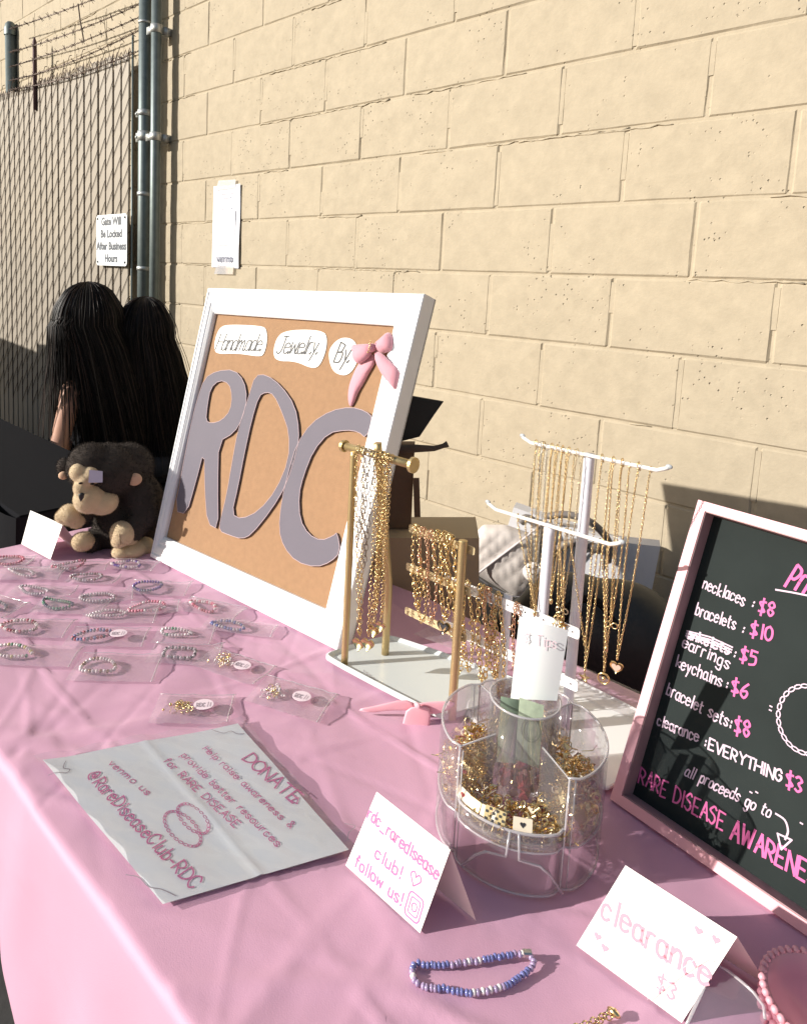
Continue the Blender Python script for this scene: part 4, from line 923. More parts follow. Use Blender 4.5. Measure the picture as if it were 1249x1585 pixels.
# card charms and check charm along the front
for k, (x, y, w_) in enumerate(((727, 1251, .018), (749, 1257, .016), (776, 1253, .017), (778, 1263, .022), (805, 1269, .019), (851, 1256, .018))):
    a = math.atan2(*(pz(x, y, TZ+FL+.006)-oc).yx); c = oc+Vector(((RB*.90)*math.cos(a), (RB*.90)*math.sin(a), FL+.024)); d = Vector((math.cos(a), math.sin(a), .45)).normalized(); e = Vector((-math.sin(a), math.cos(a), 0)); P_ = Plane(c, e, d.cross(e))
    s = MB(); s.prism(P_, rrect(-w_/2, -w_*.32, w_/2, w_*.32, .001, 2), 0, .0015); m_ = CREAM if k in (0, 2, 4) else GP; fc_ = s.build('flat_charm', m_, og)
    if k in (0, 4): s = MB(); s.prism(P_, heart(0, 0, .0028), .0016, .002); s.build('charm_emblem', RED if k == 0 else INKK, fc_)
    if k == 3:
        s = MB()
        for i in range(6):
            for j in range(4):
                if (i+j) % 2 == 0: s.box(P_(-w_*.4+i*w_*.16, -w_*.22+j*w_*.15, .002), w_*.12, .001, w_*.1, (P_.ex, P_.n, P_.ey))
        s.build('charm_check', INKK, fc_, kind='stuff')
# red gems in centre
s = MB()
for i in range(26):
    p = oc+Vector((rnd.uniform(-.02, .02), rnd.uniform(-.02, .02), FL+.004+rnd.uniform(0, .022))); s.box(p, .012, .009, .006, rot_ax(rnd))
s.build('red_gems', mat('dark_red_glass', (.30, .05, .06), .15, 0, coat=.8), og)
# dollar bill in the cup
db = thing('dollar_bill', 'folded green dollar bill standing in the clear centre cup', 'banknote', oc+ZW*.1)
V = View(oc+ZW*.1)
def vsheet(pts_bottom, pts_top, m_, name, par, nseg=8, bulge=.0, c=0.0):
    s = MB(); vs = []
    for j in range(nseg+1):
        for i in range(nseg+1):
            a, b = i/nseg, j/nseg; x = (pts_bottom[0][0]*(1-a)+pts_bottom[1][0]*a)*(1-b)+(pts_top[0][0]*(1-a)+pts_top[1][0]*a)*b; y = (pts_bottom[0][1]*(1-a)+pts_bottom[1][1]*a)*(1-b)+(pts_top[0][1]*(1-a)+pts_top[1][1]*a)*b
            vs.append(V.p(x, y, c+bulge*math.sin(a*math.pi)))
    N_ = nseg+1; s.add(vs, [(j*N_+i, j*N_+i+1, (j+1)*N_+i+1, (j+1)*N_+i) for j in range(nseg) for i in range(nseg)]); return s.build(name, m_, par, True)
BILL = mat('bill_green', (.42, .50, .37), .7, 0, .3, 150, var=.35, vscale=120); BILLD = mat('bill_dark', (.17, .23, .17), .7, var=.4, vscale=100)
vsheet([(768, 1180), (799, 1182)], [(775, 1078), (805, 1084)], BILLD, 'folded_half', db, 6, .002, .010)
vsheet([(797, 1176), (834, 1190)], [(804, 1080), (842, 1092)], BILL, 'bill_face', db, 6, .001, .014)
s = MB(); P_ = Plane(V.p(818, 1140, .0156), V.r, (0, 0, 1))
draw(s, P_, circ((.002, .008), .010, .014), .0009, .0004, True); draw(s, P_, circ((.002, .008), .007, .011), .0006, .0004, True); s.build('bill_print', BILLD, db)
# tips card
tc_ = thing('tips_card', 'white curved card reading Tips standing in the centre cup', 'card', oc+ZW*.18)
vsheet([(790, 1082), (862, 1085)], [(804, 954), (880, 976)], mat('tips_paper', (.80, .83, .83), .75), 'card', tc_, 10, .004, -.006)
s = MB(); P_ = Plane(V.p(820, 1000, -.0016), V.r, (0, 0, 1)); a = P_.px(812, 995); b = P_.px(862, 1004); write(s, P_, '$ Tips', a, b, .012, .0010, .0003); s.build('lettering', INKT, tc_)
# clear holder by clearance card
ah = thing('acrylic_sign_holder', 'clear bent acrylic holder overlapping the clearance card at the bottom right', 'sign holder', pz(1120, 1560))
A = pz(1000, 1550, TZ+.003); V2 = Plane(pz(1062, 1600, TZ+.002), (1, -.05, 0), (0, .35, 1))
o2 = [V2.px(*q) for q in ((1002, 1548), (1040, 1512), (1080, 1482), (1090, 1486), (1062, 1545), (1052, 1590), (1030, 1592))]
HP = Plane(pz(1120, 1560, TZ+.03), (1, 0, 0), (0, 1, .25))
o3 = [HP.px(*q) for q in ((1062, 1590), (1107, 1494), (1128, 1506), (1148, 1522), (1166, 1538), (1182, 1560), (1184, 1580), (1175, 1600), (1120, 1610))]
HAC = clear('holder_acrylic', (.9, .87, .92), .05, .10, (.8, .74, .82), .05)
s = MB(); s.prism(HP, o3[::-1] if False else o3, -.0012, .0012); s.build('top_sheet', HAC, ah)
s = MB(); draw_pts = [HP(u, v, .001) for u, v in o3]; s.tube(draw_pts[:7], .0014, 6); s.build('sheet_edge', ACE, ah, True)
s = MB(); s.tube([V2(u, v, 0) for u, v in o2[:4]], .0004, 6); s.build('front_edge', ACE, ah, True)
# ================================================================== BLUE BRACELET
def beads(path, r, mats, pattern, name, parent, jit=.1, closed=True, gap=1.7):
    pts = [Vector(p) for p in path]; pts = [Vector(v) for v in smoothpoly([tuple(p) for p in pts], 2, closed)]
    if closed: pts.append(pts[0])
    q = resample(pts, r*gap); s = MB(); rr_ = random.Random(len(q))
    for i, p in enumerate(q[:-1] if closed else q):
        s.k = pattern(i, rr_); t = (q[min(i+1, len(q)-1)]-q[max(i-1, 0)]).normalized(); o_ = t.orthogonal().normalized()
        s.ball(p+Vector((rr_.uniform(-jit, jit)*r, rr_.uniform(-jit, jit)*r, 0)), (r*1.05, r*1.05, r*.8), 7, 5, (o_, t.cross(o_), t))
    return s.build(name, mats, parent, True, 'stuff')
BLUE = mat('blue_glass', (.17, .18, .42), .12, 0, coat=.6); LIL = mat('lilac_glass', (.36, .27, .44), .15, 0, coat=.6); PEARL = mat('pearl', (.80, .74, .74), .2, 0, coat=.6)
bb = thing('bead_bracelet', 'blue and lilac glass bead bracelet lying loose at the front of the table', 'bracelet', pz(735, 1510))
ring = [pz(x, y, TZ+.0035) for x, y in ((641, 1491), (660, 1494), (679, 1495), (700, 1493), (724, 1490), (750, 1486), (772, 1482), (798, 1478), (815, 1477), (827, 1487), (822, 1500), (807, 1511), (779, 1529), (755, 1535), (731, 1538), (710, 1536), (692, 1531), (665, 1529), (647, 1526), (639, 1512), (638, 1500))]
beads(ring, .0029, [BLUE, LIL, PEARL], lambda i, r_: (0 if (i//8) % 2 == 0 else (1 if r_.random() < .75 else 2)), 'glass_beads', bb, .25, True, 1.3)
s = MB(); s.cbox(pz(816, 1477, TZ+.005), .008, .005, .005, .001, (Vector((.7, .7, 0)), Vector((-.7, .7, 0)), ZW)); s.build('clasp', SILV, bb)
# small gold chain at bottom
s = MB(); s.chain([pz(880, 1592, TZ+.003), pz(905, 1586, TZ+.003), pz(925, 1577, TZ+.003), pz(943, 1567, TZ+.005), pz(952, 1562, TZ+.006), pz(955, 1572, TZ+.004), pz(935, 1578, TZ+.003), pz(915, 1590, TZ+.003)], .0055, .0035, .0007)
s.ball(pz(950, 1568, TZ+.004), (.006, .003, .003), 8, 6); tag(s.build('chain_necklace', GOLD, smooth=True), 'thin gold chain lying at the bottom edge of the picture', 'necklace')
# pink basket
bc = pz(1276, 1618); bk = thing('pink_basket', 'pink plastic basket with beaded rim at the bottom right corner', 'basket', bc)
PKP = mat('pink_plastic', (.74, .36, .42), .35, 0, coat=.3)
rB = .047
s = MB(); s.lathe((bc.x, bc.y, TZ+.002), [(.0005, .001), (rB*.85, .001), (rB*.95, .012), (rB, .034), (rB-.003, .034), (rB*.92, .013), (.0005, .004)], 48); s.build('bowl', PKP, bk, True)
for z in (.034, .020):
    s = MB()
    for i in range(44): a = 2*math.pi*i/44; k_ = rB+(.001 if z > .03 else .0005); s.ball((bc.x+k_*math.cos(a), bc.y+k_*math.sin(a), TZ+.002+z), .0034, 7, 5)
    s.build('beaded_rim', PKP, bk, True, 'stuff')
s = MB()
for i in range(22):
    a = 2*math.pi*i/22; s.ball((bc.x+rB*math.cos(a), bc.y+rB*math.sin(a), TZ+.012), (.003, .003, .006), 7, 5)
s.build('ribs', PKP, bk, True, 'stuff')
# pink bow on tray
b2 = thing('satin_bow', 'pink satin ribbon bow lying against the front of the white tray', 'bow', pz(640, 1110))
SAT = mat('pink_satin', (.78, .40, .46), .4, 0, .2, 60, sheen=.3)
HB = View(pz(640, 1112)); 
class VP:
    def __init__(s_, V_, c): s_.V = V_; s_.c = c
    def __call__(s_, x, y, w_=0): return s_.V.p(x, y, s_.c+w_)
for nm, out, c_ in (('tail', [(630, 1096), (655, 1092), (668, 1098), (664, 1128), (660, 1139), (640, 1136), (619, 1141), (624, 1115)], .010), ('loop', [(549, 1099), (585, 1092), (625, 1082), (645, 1090), (640, 1100), (600, 1100), (575, 1104)], .004), ('loop', [(640, 1090), (668, 1086), (706, 1086), (700, 1096), (680, 1106), (655, 1104)], .004)):
    s = MB(); vp = VP(HB, c_); s.puff(vp, smoothpoly(out, 1)[::-1], 0, .0012, -.0006); s.build(nm, SAT, b2, True)
s = MB(); s.ball(HB.p(646, 1092, .012), (.006, .003, .004), 8, 6); s.build('knot', SAT, b2, True)
# ================================================================== PACKETS
FILM = clear('film', (.99, .98, .985), .06, .11, (.92, .84, .88), .16, 1, 90, .25)
SEAL = clear('film_seal', (.9, .9, .9), .2, .4, (.95, .9, .93), .15)
C_ = {'red': (.40, .04, .07), 'pearlw': (.80, .74, .72), 'clear': (.62, .52, .55), 'brown': (.26, .15, .13), 'purple': (.10, .04, .30), 'green': (.07, .26, .15), 'blue': (.10, .14, .36), 'pink': (.70, .22, .30), 'black': (.03, .03, .04), 'gold': None, 'silver': None, 'yellow': (.62, .55, .22), 'dark': (.07, .09, .14), 'wood': (.28, .19, .12), 'grey': (.42, .38, .40)}
def cm(k):
    if k == 'gold': return GOLD
    c_ = C_[k] or (.52, .47, .49); return mat('bead_'+k, tuple(a*.85+b*.15 for a, b in zip(c_, (.50, .34, .42))), .2, 0, coat=.5)
def packet(cx, cy, L, W, ang, cols, label, bx=.0, shape='oval', tagp=False, br=.0031, bw=(.030, .017)):
    c = pz(cx, cy, TZ+.001); t = thing('jewelry_packet', label, 'packet', c, 'clear packets of bracelets laid out on the cloth'); a = math.radians(ang)
    P_ = Plane(c, (math.cos(a), math.sin(a), 0), (-math.sin(a), math.cos(a), 0)); rd = random.Random(cx*7+cy); n = 14; f1, f2, f3 = rd.uniform(0, 6), rd.uniform(0, 6), rd.uniform(0, 6)
    def hh(u, v):
        e = max(0, 1-abs(2*u-1)**3)*max(0, 1-abs(2*v-1)**3); d = math.exp(-((u-.35)/.25)**2)
        return .0025+e*(.0045*d+.0015+.0024*math.sin(u*17+f1+v*9)*math.sin(v*13+f2+u*6))+.0012*rd.uniform(-1, 1)*min(1, 8*u*(1-u))+(.006*max(0, u-.8)*2*(1+math.sin(v*5+f3)))
    s = MB(); N_ = n+1; vs = [P_(-L/2+L*i/n, -W/2+W*j/n, hh(i/n, j/n)) for j in range(N_) for i in range(N_)]
    s.add(vs, [(j*N_+i, j*N_+i+1, (j+1)*N_+i+1, (j+1)*N_+i) for j in range(n) for i in range(n)]); s.build('film', FILM, t, True)
    s = MB(); s.tube([P_(L/2-.004, -W/2+W*j/n, hh(.98, j/n)+.0006) for j in range(N_)], .0007, 5)
    if rd.random() < .6: s.tube([P_(-L/2+L*i/n, W/2, hh(i/n, 1)+.0004) for i in range(N_)], .0005, 5)
    s.build('seal_strip', SEAL, t, True)
    o_ = -L*.16+bx; pts = []
    k = 16 if shape != 'pile' else 0
    if shape == 'oval':
        sq, tw, of2, rt = rd.uniform(.55, 1.15), rd.choice((0, 0, .35, .7)), rd.uniform(-.006, .006), rd.uniform(-.5, .5)
        pts = []
        for i in range(k):
            q = 2*math.pi*i/k; X = bw[0]*rd.uniform(.92, 1.05)*math.cos(q)*(1+.12*math.sin(2*q+f1)); Y = bw[1]*sq*math.sin(q+tw*math.cos(q))*(1+.25*math.sin(q+f2)); pts.append(P_(o_+X*math.cos(rt)-Y*math.sin(rt), of2+X*math.sin(rt)+Y*math.cos(rt), .0035+.0015*math.sin(q*2+f3)))
    elif shape == 'square': pts = [P_(o_+x, y, .0035) for x, y in ((-.024, -.012), (0, -.014), (.024, -.015), (.025, 0), (.023, .014), (0, .014), (-.024, .015), (-.025, 0))]
    if pts: beads(pts, br, [cm(x) for x in cols], lambda i, r_: (i % len(cols)) if shape == 'square' else r_.randrange(len(cols)), 'beads', t)
    else:
        s = MB()
        for i in range(46):
            p = P_(o_+rd.gauss(0, .009), rd.gauss(0, .007), .003+rd.uniform(0, .006)); s.k = rd.randrange(len(cols))
            if rd.random() < .5: s.ball(p, rd.uniform(.0014, .0026), 6, 5)
            else: s.torus(p, .003, .0006, rot_ax(rd), 8, 3)
        s.build('charms', [cm(x) for x in cols], t, True, 'stuff')
    if tagp:
        s = MB(); s.prism(P_, smoothpoly(circ((L*.12, .002), .0145, .0125, 10), 1), .0078, .0084); pt_ = s.build('paper_tag', mat('pink_tag', (.82, .68, .74), .7), t)
        s = MB(); write(s, P_, 'RDC', (L*.12-.009, -.005), (L*.12+.003, -.004), .009, .0009, .0088); draw(s, P_, [(L*.12+.006, -.004), (L*.12+.006, .007)], .0008, .0088); draw(s, P_, [(L*.12+.0095, -.003), (L*.12+.0095, .006)], .0008, .0088); s.build('lettering', INKG, pt_)
    return t
PK = [(20, 871, .08, .05, 50, ['red', 'pink'], 'packet with a red bracelet, farthest left at the back of the cloth', 0, 'oval', 0),
 (48, 889, .13, .06, 48, ['pearlw', 'clear', 'silver'], 'packet of clear pearly beads in front of the small tent card', 0, 'oval', 0),
 (122, 879, .12, .05, 52, ['clear', 'pink', 'brown'], 'packet with rosy clear beads between tent card and monkey foot', 0, 'oval', 0),
 (145, 898, .10, .045, 40, ['brown', 'grey', 'silver'], 'packet with a brown grey bead bracelet behind the middle rows', 0, 'oval', 0),
 (207, 876, .10, .05, 40, ['clear', 'purple', 'pearlw'], 'packet of clear and violet beads under the toy monkey foot', 0, 'oval', 0),
 (246, 912, .12, .06, 42, ['purple', 'purple', 'dark'], 'packet with a deep purple bracelet near the framed board', -.004, 'oval', 0),
 (68, 917, .12, .045, 46, ['silver', 'grey', 'clear'], 'packet with small silver beads behind the green one', 0, 'oval', 0),
 (112, 940, .13, .06, 44, ['green', 'green', 'dark'], 'packet with a green bead bracelet', -.01, 'oval', 0),
 (2, 941, .08, .06, 20, ['dark', 'grey'], 'packet with dark beads cut off by the left picture edge', 0, 'oval', 0),
 (165, 926, .10, .05, 60, ['grey', 'silver', 'clear'], 'packet with grey clear beads behind the silver pink one', 0, 'oval', 0),
 (188, 952, .13, .07, 50, ['silver', 'clear', 'pearlw'], 'wide packet of silver clear beads in the middle of the group', -.004, 'oval', 0),
 (240, 942, .09, .05, 55, ['pink', 'pearlw', 'pink'], 'packet with a pale pink beaded flower bracelet', 0, 'oval', 0),
 (328, 944, .12, .055, 26, ['red', 'pink', 'pearlw'], 'packet with red and pearl beads beside the framed board', -.002, 'oval', 0),
 (372, 972, .13, .045, 34, ['blue', 'grey', 'blue'], 'packet with a slate blue bracelet beside the framed board', 0, 'oval', 0),
 (50, 974, .13, .06, 46, ['red', 'brown', 'pearlw'], 'packet with dark red and wine beads at the left', -.004, 'oval', 0),
 (168, 988, .13, .06, 47, ['pink', 'blue', 'dark', 'red'], 'packet with a pink and navy braided bracelet and paper tag', -.006, 'oval', 1),
 (286, 986, .10, .055, 44, ['pearlw', 'green', 'silver'], 'packet with pearl and pale green beads behind the striped one', 0, 'oval', 0),
 (288, 1014, .115, .06, 44, ['silver', 'black'], 'packet with a black and silver striped square bracelet', .008, 'square', 0),
 (48, 1016, .15, .06, 44, ['green', 'yellow', 'pearlw', 'clear'], 'packet with green and yellow beads at the left edge', -.01, 'oval', 0),
 (182, 1035, .13, .075, 46, ['pearlw', 'silver', 'wood'], 'packet with cream pearls and a wooden charm, frontmost at left', -.008, 'oval', 0),
 (362, 1034, .12, .06, 18, ['gold', 'pearlw', 'gold'], 'packet of small gold charms with pink RDC tag near the striped bracelet', 0, 'pile', 1),
 (300, 1100, .11, .065, 46, ['gold', 'yellow', 'gold'], 'packet of gold charms with tag just above the donate sheet', 0, 'pile', 1),
 (452, 1083, .12, .07, 22, ['gold', 'silver', 'pearlw'], 'packet with earrings and tag nearest the white tray', -.01, 'pile', 1)]
for p in PK: packet(*p[:10])
# ================================================================== MONKEY AND PEOPLE
def union(parts_, name, m_, parent, vox, smooth_it=6):
    """closed surface grown round overlapping rounded masses; parts: ('b', c, (rx,ry,rz)[, axes]) or ('c', [pts], [radii])"""
    s = MB()
    for q in parts_:
        if q[0] == 'b': s.ball(q[1], q[2], 20, 14, q[3] if len(q) > 3 else None)
        else:
            s.tube(q[1], q[2], 14)
            for p, r in zip(q[1], q[2]): s.ball(p, r, 14, 10)
    o = s.build(name, m_, parent, True)
    md = o.modifiers.new('remesh', 'REMESH'); md.mode = 'VOXEL'; md.voxel_size = vox; md.use_smooth_shade = True
    if smooth_it: m2 = o.modifiers.new('smooth', 'SMOOTH'); m2.factor = .5; m2.iterations = smooth_it
    dg = bpy.context.evaluated_depsgraph_get(); bpy.context.view_layer.update(); me = bpy.data.meshes.new_from_object(o.evaluated_get(dg)); o.modifiers.clear(); old = o.data; o.data = me; bpy.data.meshes.remove(old)
    me.polygons.foreach_set('use_smooth', [True]*len(me.polygons)); return o
def fur(o, n, ln, r_, m_, parent, name='fur', seed=1, keep=None):
    """short pile: small blades standing off a surface, one object"""
    me = o.data; rd = random.Random(seed); s = MB(); me.calc_loop_triangles(); tr = me.loop_triangles
    mw = Matrix.Identity(4); idx = rd.choices(range(len(tr)), weights=[t.area for t in tr], k=n); vs = []; fs = []
    for i in idx:
        t = tr[i]; a, b, c = [me.vertices[k].co for k in t.vertices]; u, v = rd.random(), rd.random()
        if u+v > 1: u, v = 1-u, 1-v
        p = a+(b-a)*u+(c-a)*v; nn = t.normal
        if keep and not keep(p): continue
        d = (nn+Vector((rd.uniform(-.6, .6), rd.uniform(-.6, .6), rd.uniform(-.7, .3)))).normalized(); sd = d.orthogonal().normalized(); q = rd.uniform(0, 6.28); sd = sd*math.cos(q)+d.cross(sd)*math.sin(q); k = len(vs)
        vs += [p-sd*r_-nn*.001, p+sd*r_-nn*.001, p+d*ln*rd.uniform(.6, 1.2)]; fs.append((k, k+1, k+2))
    s.v = [tuple(v) for v in vs]; s.f = fs; s.m = [0]*len(fs); return s.build(name, m_, parent, kind='stuff')
mk = thing('toy_monkey', 'plush dark brown toy monkey with cream face sitting at the far corner of the table', 'plush toy', (-1.36, .70, TZ))
MV = View(Vector((-1.37, .715, .85))); P = MV.p
MF = mat('monkey_fur', (.050, .041, .036), .95, 0, .5, 500, spec=.1); MC = mat('monkey_cream', (.55, .42, .26), .85, 0, .5, 350, var=.12, vscale=80, sheen=.3); MI = mat('monkey_ear_inner', (.56, .36, .24), .85)
body = union([('b', P(185, 800, -.03), (.062, .055, .085)), ('b', P(222, 790, -.02), (.04, .05, .085)), ('b', P(165, 728, .0), (.075, .065, .058)), ('b', P(196, 722, -.03), (.06, .06, .052)), ('b', P(140, 722, .015), (.05, .05, .050)),
    ('c', [P(215, 765, .01), P(222, 800, .03), P(205, 822, .05)], [.036, .032, .024]), ('c', [P(140, 775, .0), P(125, 795, .015), P(108, 800, .03)], [.03, .026, .02]),
    ('c', [P(205, 835, -.02), P(205, 846, .02)], [.03, .026]), ('c', [P(150, 835, -.02), P(140, 840, .01)], [.028, .022]),
    ('b', P(203, 733, .02), (.03, .02, .027)), ('b', P(98, 722, -.02), (.016, .014, .02))], 'body', MF, mk, .005, 5)
fur(body, 22000, .0055, .0006, MF, body, 'fur')
face = union([('b', P(130, 740, .058), (.024, .018, .018)), ('b', P(121, 731, .055), (.019, .018, .019)), ('b', P(138, 735, .056), (.026, .02, .020)), ('b', P(158, 742, .046), (.024, .02, .018)), ('b', P(140, 772, .055), (.030, .036, .031)), ('b', P(158, 776, .045), (.036, .033, .028)), ('b', P(128, 755, .06), (.018, .02, .02))], 'face', MC, mk, .003, 4)
fur(face, 5000, .0025, .0005, MC, face, 'fur', 4)
for nm, q in (('hand', [('b', P(189, 826, .062), (.030, .024, .026)), ('b', P(184, 838, .066), (.018, .016, .014)), ('b', P(200, 830, .05), (.02, .02, .022))]),
              ('hand', [('b', P(107, 797, .04), (.026, .022, .022)), ('b', P(96, 800, .042), (.016, .014, .014)), ('b', P(118, 806, .036), (.018, .018, .016))]),
              ('foot', [('b', P(204, 850, .045), (.032, .03, .018)), ('b', P(188, 854, .055), (.022, .022, .014)), ('b', P(222, 846, .03), (.026, .026, .02))]),
              ('foot', [('b', P(128, 838, .03), (.024, .024, .02))])):
    o = union(q, nm, MC, mk, .003, 3); fur(o, 2500, .0028, .0005, MC, o, 'fur', 3)
s = MB(); s.ball(P(208, 742, .047), (.016, .006, .014), 14, 10, (MV.r, MV.t, ZW)); s.build('ear_inner', MI, mk, True)
s = MB(); s.ball(P(98, 736, .01), (.010, .006, .009), 12, 8, (MV.r, MV.t, ZW)); s.build('ear_inner', MI, mk, True)
s = MB(); vp = VP(MV, .091); s.puff(vp, [(121, 765), (127, 762), (131, 764), (130, 770), (125, 777), (122, 771)][::-1], 0, .004, -.006); s.build('nose', mat('nose_black', (.01, .008, .008), .5), mk, True)
for x, y, c in ((125, 748, .079), (143, 749, .076)):
    s = MB(); s.ball(P(x, y, c), (.0045, .0025, .0022), 10, 8, (MV.r, MV.t, ZW)); s.build('eye', mat('eye_black', (.005, .005, .005), .15), mk, True)
s = MB()
for i in range(4): s.tube([P(185+i*4, 826, .088-.003*i), P(186+i*3.6, 836, .090-.003*i), P(187+i*3.5, 843, .086-.003*i)], .0008, 5)
s.build('finger_stitches', mat('stitch', (.16, .11, .07), .8), mk, True)
s = MB(); vp = VP(MV, .080); s.prism(Plane(MV.p(137, 747, .086), MV.r, ZW+MV.t*-.35), [(0, 0), (.027, -.001), (.027, .022), (.001, .026)], 0, .0006); s.build('price_sticker', mat('lilac_sticker', (.52, .46, .58), .4), mk)
# people
HAIR = mat('black_hair', (.008, .0065, .006), .5, 0, .3, 150, spec=.25); HAIRB = mat('brown_black_hair', (.030, .015, .011), .5)
def hair(t, V_, cx, cy, rx, rz, bottom, x0_, x1_, depth, n, seed, wide=0):
    """mass under the strands plus several hundred strands following scalp and shoulders"""
    rd = random.Random(seed); sc_ = 1
    C0 = V_.p(cx, cy, 0); s = MB(); k = 12
    rows = []
    for j in range(15):
        f = j/14
        if j < 8: an = j/7*1.5708; y = cy-rz*math.cos(an); hw = rx*math.sin(an)+.5; xm = cx; dp = depth*math.sin(an)+.001
        else:
            g = (j-7)/7; y = cy+(bottom-cy)*g; e = g**.8; hw = rx*(1-e)+(x1_-x0_)/2*e; xm = cx*(1-e)+(x0_+x1_)/2*e; dp = depth*(1+e*.25)
        rows.append((xm, y, hw*.93, dp*.93))
    vs = []
    for xm, y, hw, dp in rows:
        for i in range(20): a = 2*math.pi*i/20; vs.append(V_.p(xm+hw*math.cos(a), y, dp*math.sin(a)*(1 if math.sin(a) > 0 else .55)))
    s.add(vs, [(j*20+i, j*20+(i+1) % 20, (j+1)*20+(i+1) % 20, (j+1)*20+i) for j in range(14) for i in range(20)]+[tuple(range(20))]); hm_ = s.build('hair_mass', HAIR, t, True)
    s = MB()
    for q in range(n):
        a = rd.uniform(-.25, math.pi+.25); fly = rd.random() < .12; off = rd.uniform(.96, 1.06)+(rd.uniform(0, .12) if fly else 0); pts = []; stop = rd.uniform(.62, 1.03); wv = rd.uniform(-3.5, 3.5)*(2 if fly else 1); ph = rd.uniform(0, 6); fq = rd.uniform(.3, .8); s.k = 1 if rd.random() < .22 else 0
        dr = rd.gauss(0, .12); spread = (x0_-wide)*rd.random() if math.cos(a) < -.35 and wide and rd.random() < .35 else 0
        for j, (xm, y, hw, dp) in enumerate(rows):
            g = j/14
            if g > stop: break
            e = max(0, g-.45)/.55; aa = a+dr*e; sw = math.sin(j*fq+ph)*wv*g-spread*e**.8*1.3
            pts.append(V_.p(xm+hw/.93*off*math.cos(aa)+sw, y+(1-off)*22*(1 if j < 4 else 0), dp/.93*off*math.sin(aa)*(1 if math.sin(aa) > 0 else .55)))
        if len(pts) > 3: s.tube(pts, [.0017]*(len(pts)-2)+[.0011, .0005], 3, False)
    return s.build('hair_strands', [HAIR, HAIRB], hm_, True, 'stuff')
def person(label, V_, hx, hy, shl, shr, hip, elbow, hand, headr, elb2, hnd2, clothes, seat):
    t = thing('person', label, 'person', (seat[0], seat[1], 0)); P_ = V_.p; fwd = -V_.t
    H = P_(hx, hy, 0); nk = H-ZW*.13; ch1 = Vector((H.x, H.y, .86)); pel = Vector((seat[0], seat[1], .52)); fz = fwd
    sh = [P_(*shl, .06), P_(*shr, 0)]; el = [P_(*elbow, .10), P_(*elb2, -.05)]
    hd = [el[0]+fz*.20+ZW*-.03+V_.r*.07, el[1]+fz*.20-V_.r*.05]
    parts_ = [('b', H, (.072, .088, .098)), ('b', H+fz*.07-ZW*.04, (.045, .04, .05)), ('b', H+fz*.098-ZW*.012, (.012, .016, .018)), ('b', H+V_.r*.075, (.01, .02, .03)), ('b', H-V_.r*.075, (.01, .02, .03)),
        ('c', [H-ZW*.05, nk, nk-ZW*.05], [.05, .046, .055]), ('c', [sh[0], nk-ZW*.05, sh[1]], [.048, .06, .048]), ('b', (nk+pel)/2+ZW*.10+fz*.03, (.12, .075, .16)), ('b', (nk+pel)/2-ZW*.06+fz*.02, (.11, .08, .14)), ('b', pel, (.15, .13, .11))]
    for i in (0, 1):
        parts_.append(('c', [sh[i], sh[i].lerp(el[i], .5), el[i], el[i].lerp(hd[i], .5), hd[i]], [.047, .041, .036, .031, .024])); parts_.append(('b', hd[i]+fz*.04, (.036, .038, .018)))
        for k in range(5):
            o_ = V_.r*((k-2)*.016); L_ = (.05, .07, .075, .07, .055)[k]
            if k == 0: o_ = V_.r*(-.03); 
            b_ = hd[i]+fz*.06+o_; parts_.append(('c', [b_, b_+fz*L_*.55-ZW*.008, b_+fz*L_*.9-ZW*.026], [.009, .0085, .007]))
        sd = -1 if i == 0 else 1; hipj = pel+V_.r*(.085*sd); kn = hipj+fz*.42; ft = Vector((kn.x, kn.y, .08))+fz*.03
        parts_ += [('c', [hipj, hipj.lerp(kn, .5), kn, kn.lerp(ft, .45), ft], [.085, .075, .055, .05, .035]), ('c', [ft-ZW*.03, ft+fz*.14-ZW*.05], [.035, .028])]
    union(parts_, 'body', SKIN, t, .0075, 3)
    # clothing follows torso and legs
    cl = [('b', (nk+pel)/2+ZW*.07+fz*.03, (.130, .085, .15)), ('b', (nk+pel)/2-ZW*.06+fz*.02, (.12, .09, .15)), ('b', pel+ZW*.03, (.155, .135, .11))]
    if clothes == 'sleeved': cl += [('c', [sh[0], nk-ZW*.06, sh[1]], [.060, .066, .060])]+[('c', [sh[i], sh[i].lerp(el[i], .5), el[i], el[i].lerp(hd[i], .7)], [.058, .052, .047, .04]) for i in (0, 1)]
    union(cl, 'top', BLACKC, t, .012, 3)
    lg = [('b', pel, (.165, .145, .115))]
    for sd in (-1, 1): hipj = pel+V_.r*(.085*sd); kn = hipj+fz*.42; ft = Vector((kn.x, kn.y, .14))+fz*.03; lg.append(('c', [hipj, hipj.lerp(kn, .5), kn, kn.lerp(ft, .5), ft], [.095, .085, .066, .06, .052]))
    union(lg, 'trousers', mat('dark_denim', (.02, .022, .03), .9), t, .012, 3)
    for e in (-1, 1): s = MB(); s.ball(H+fz*.095+ZW*.006+V_.r*(.028*e), (.011, .011, .009), 10, 8); s.build('eye', mat('eye_dark', (.02, .015, .012), .2), t, True)
    s = MB(); s.ball(H+fz*.108-ZW*.06, (.024, .008, .007), 12, 8, (V_.r, fz, ZW)); s.build('lips', mat('lips', (.35, .12, .10), .5), t, True)
    return t
a = py(150, 620, 1.33); VA = View(Vector((a.x, a.y, 1.0)))
pa_ = person('person with waist long black hair seen from behind, bare left arm, beyond the table', VA, 138, 512, (112, 606), (182, 612), None, (90, 694), None, .1, (195, 700), None, 'bare', (a.x, a.y))
hair(pa_, VA, 137, 505, 51, 66, 742, 132, 268, .125, 1500, 1, 74)
b = py(240, 620, 1.56); VB = View(Vector((b.x, b.y, 1.0)))
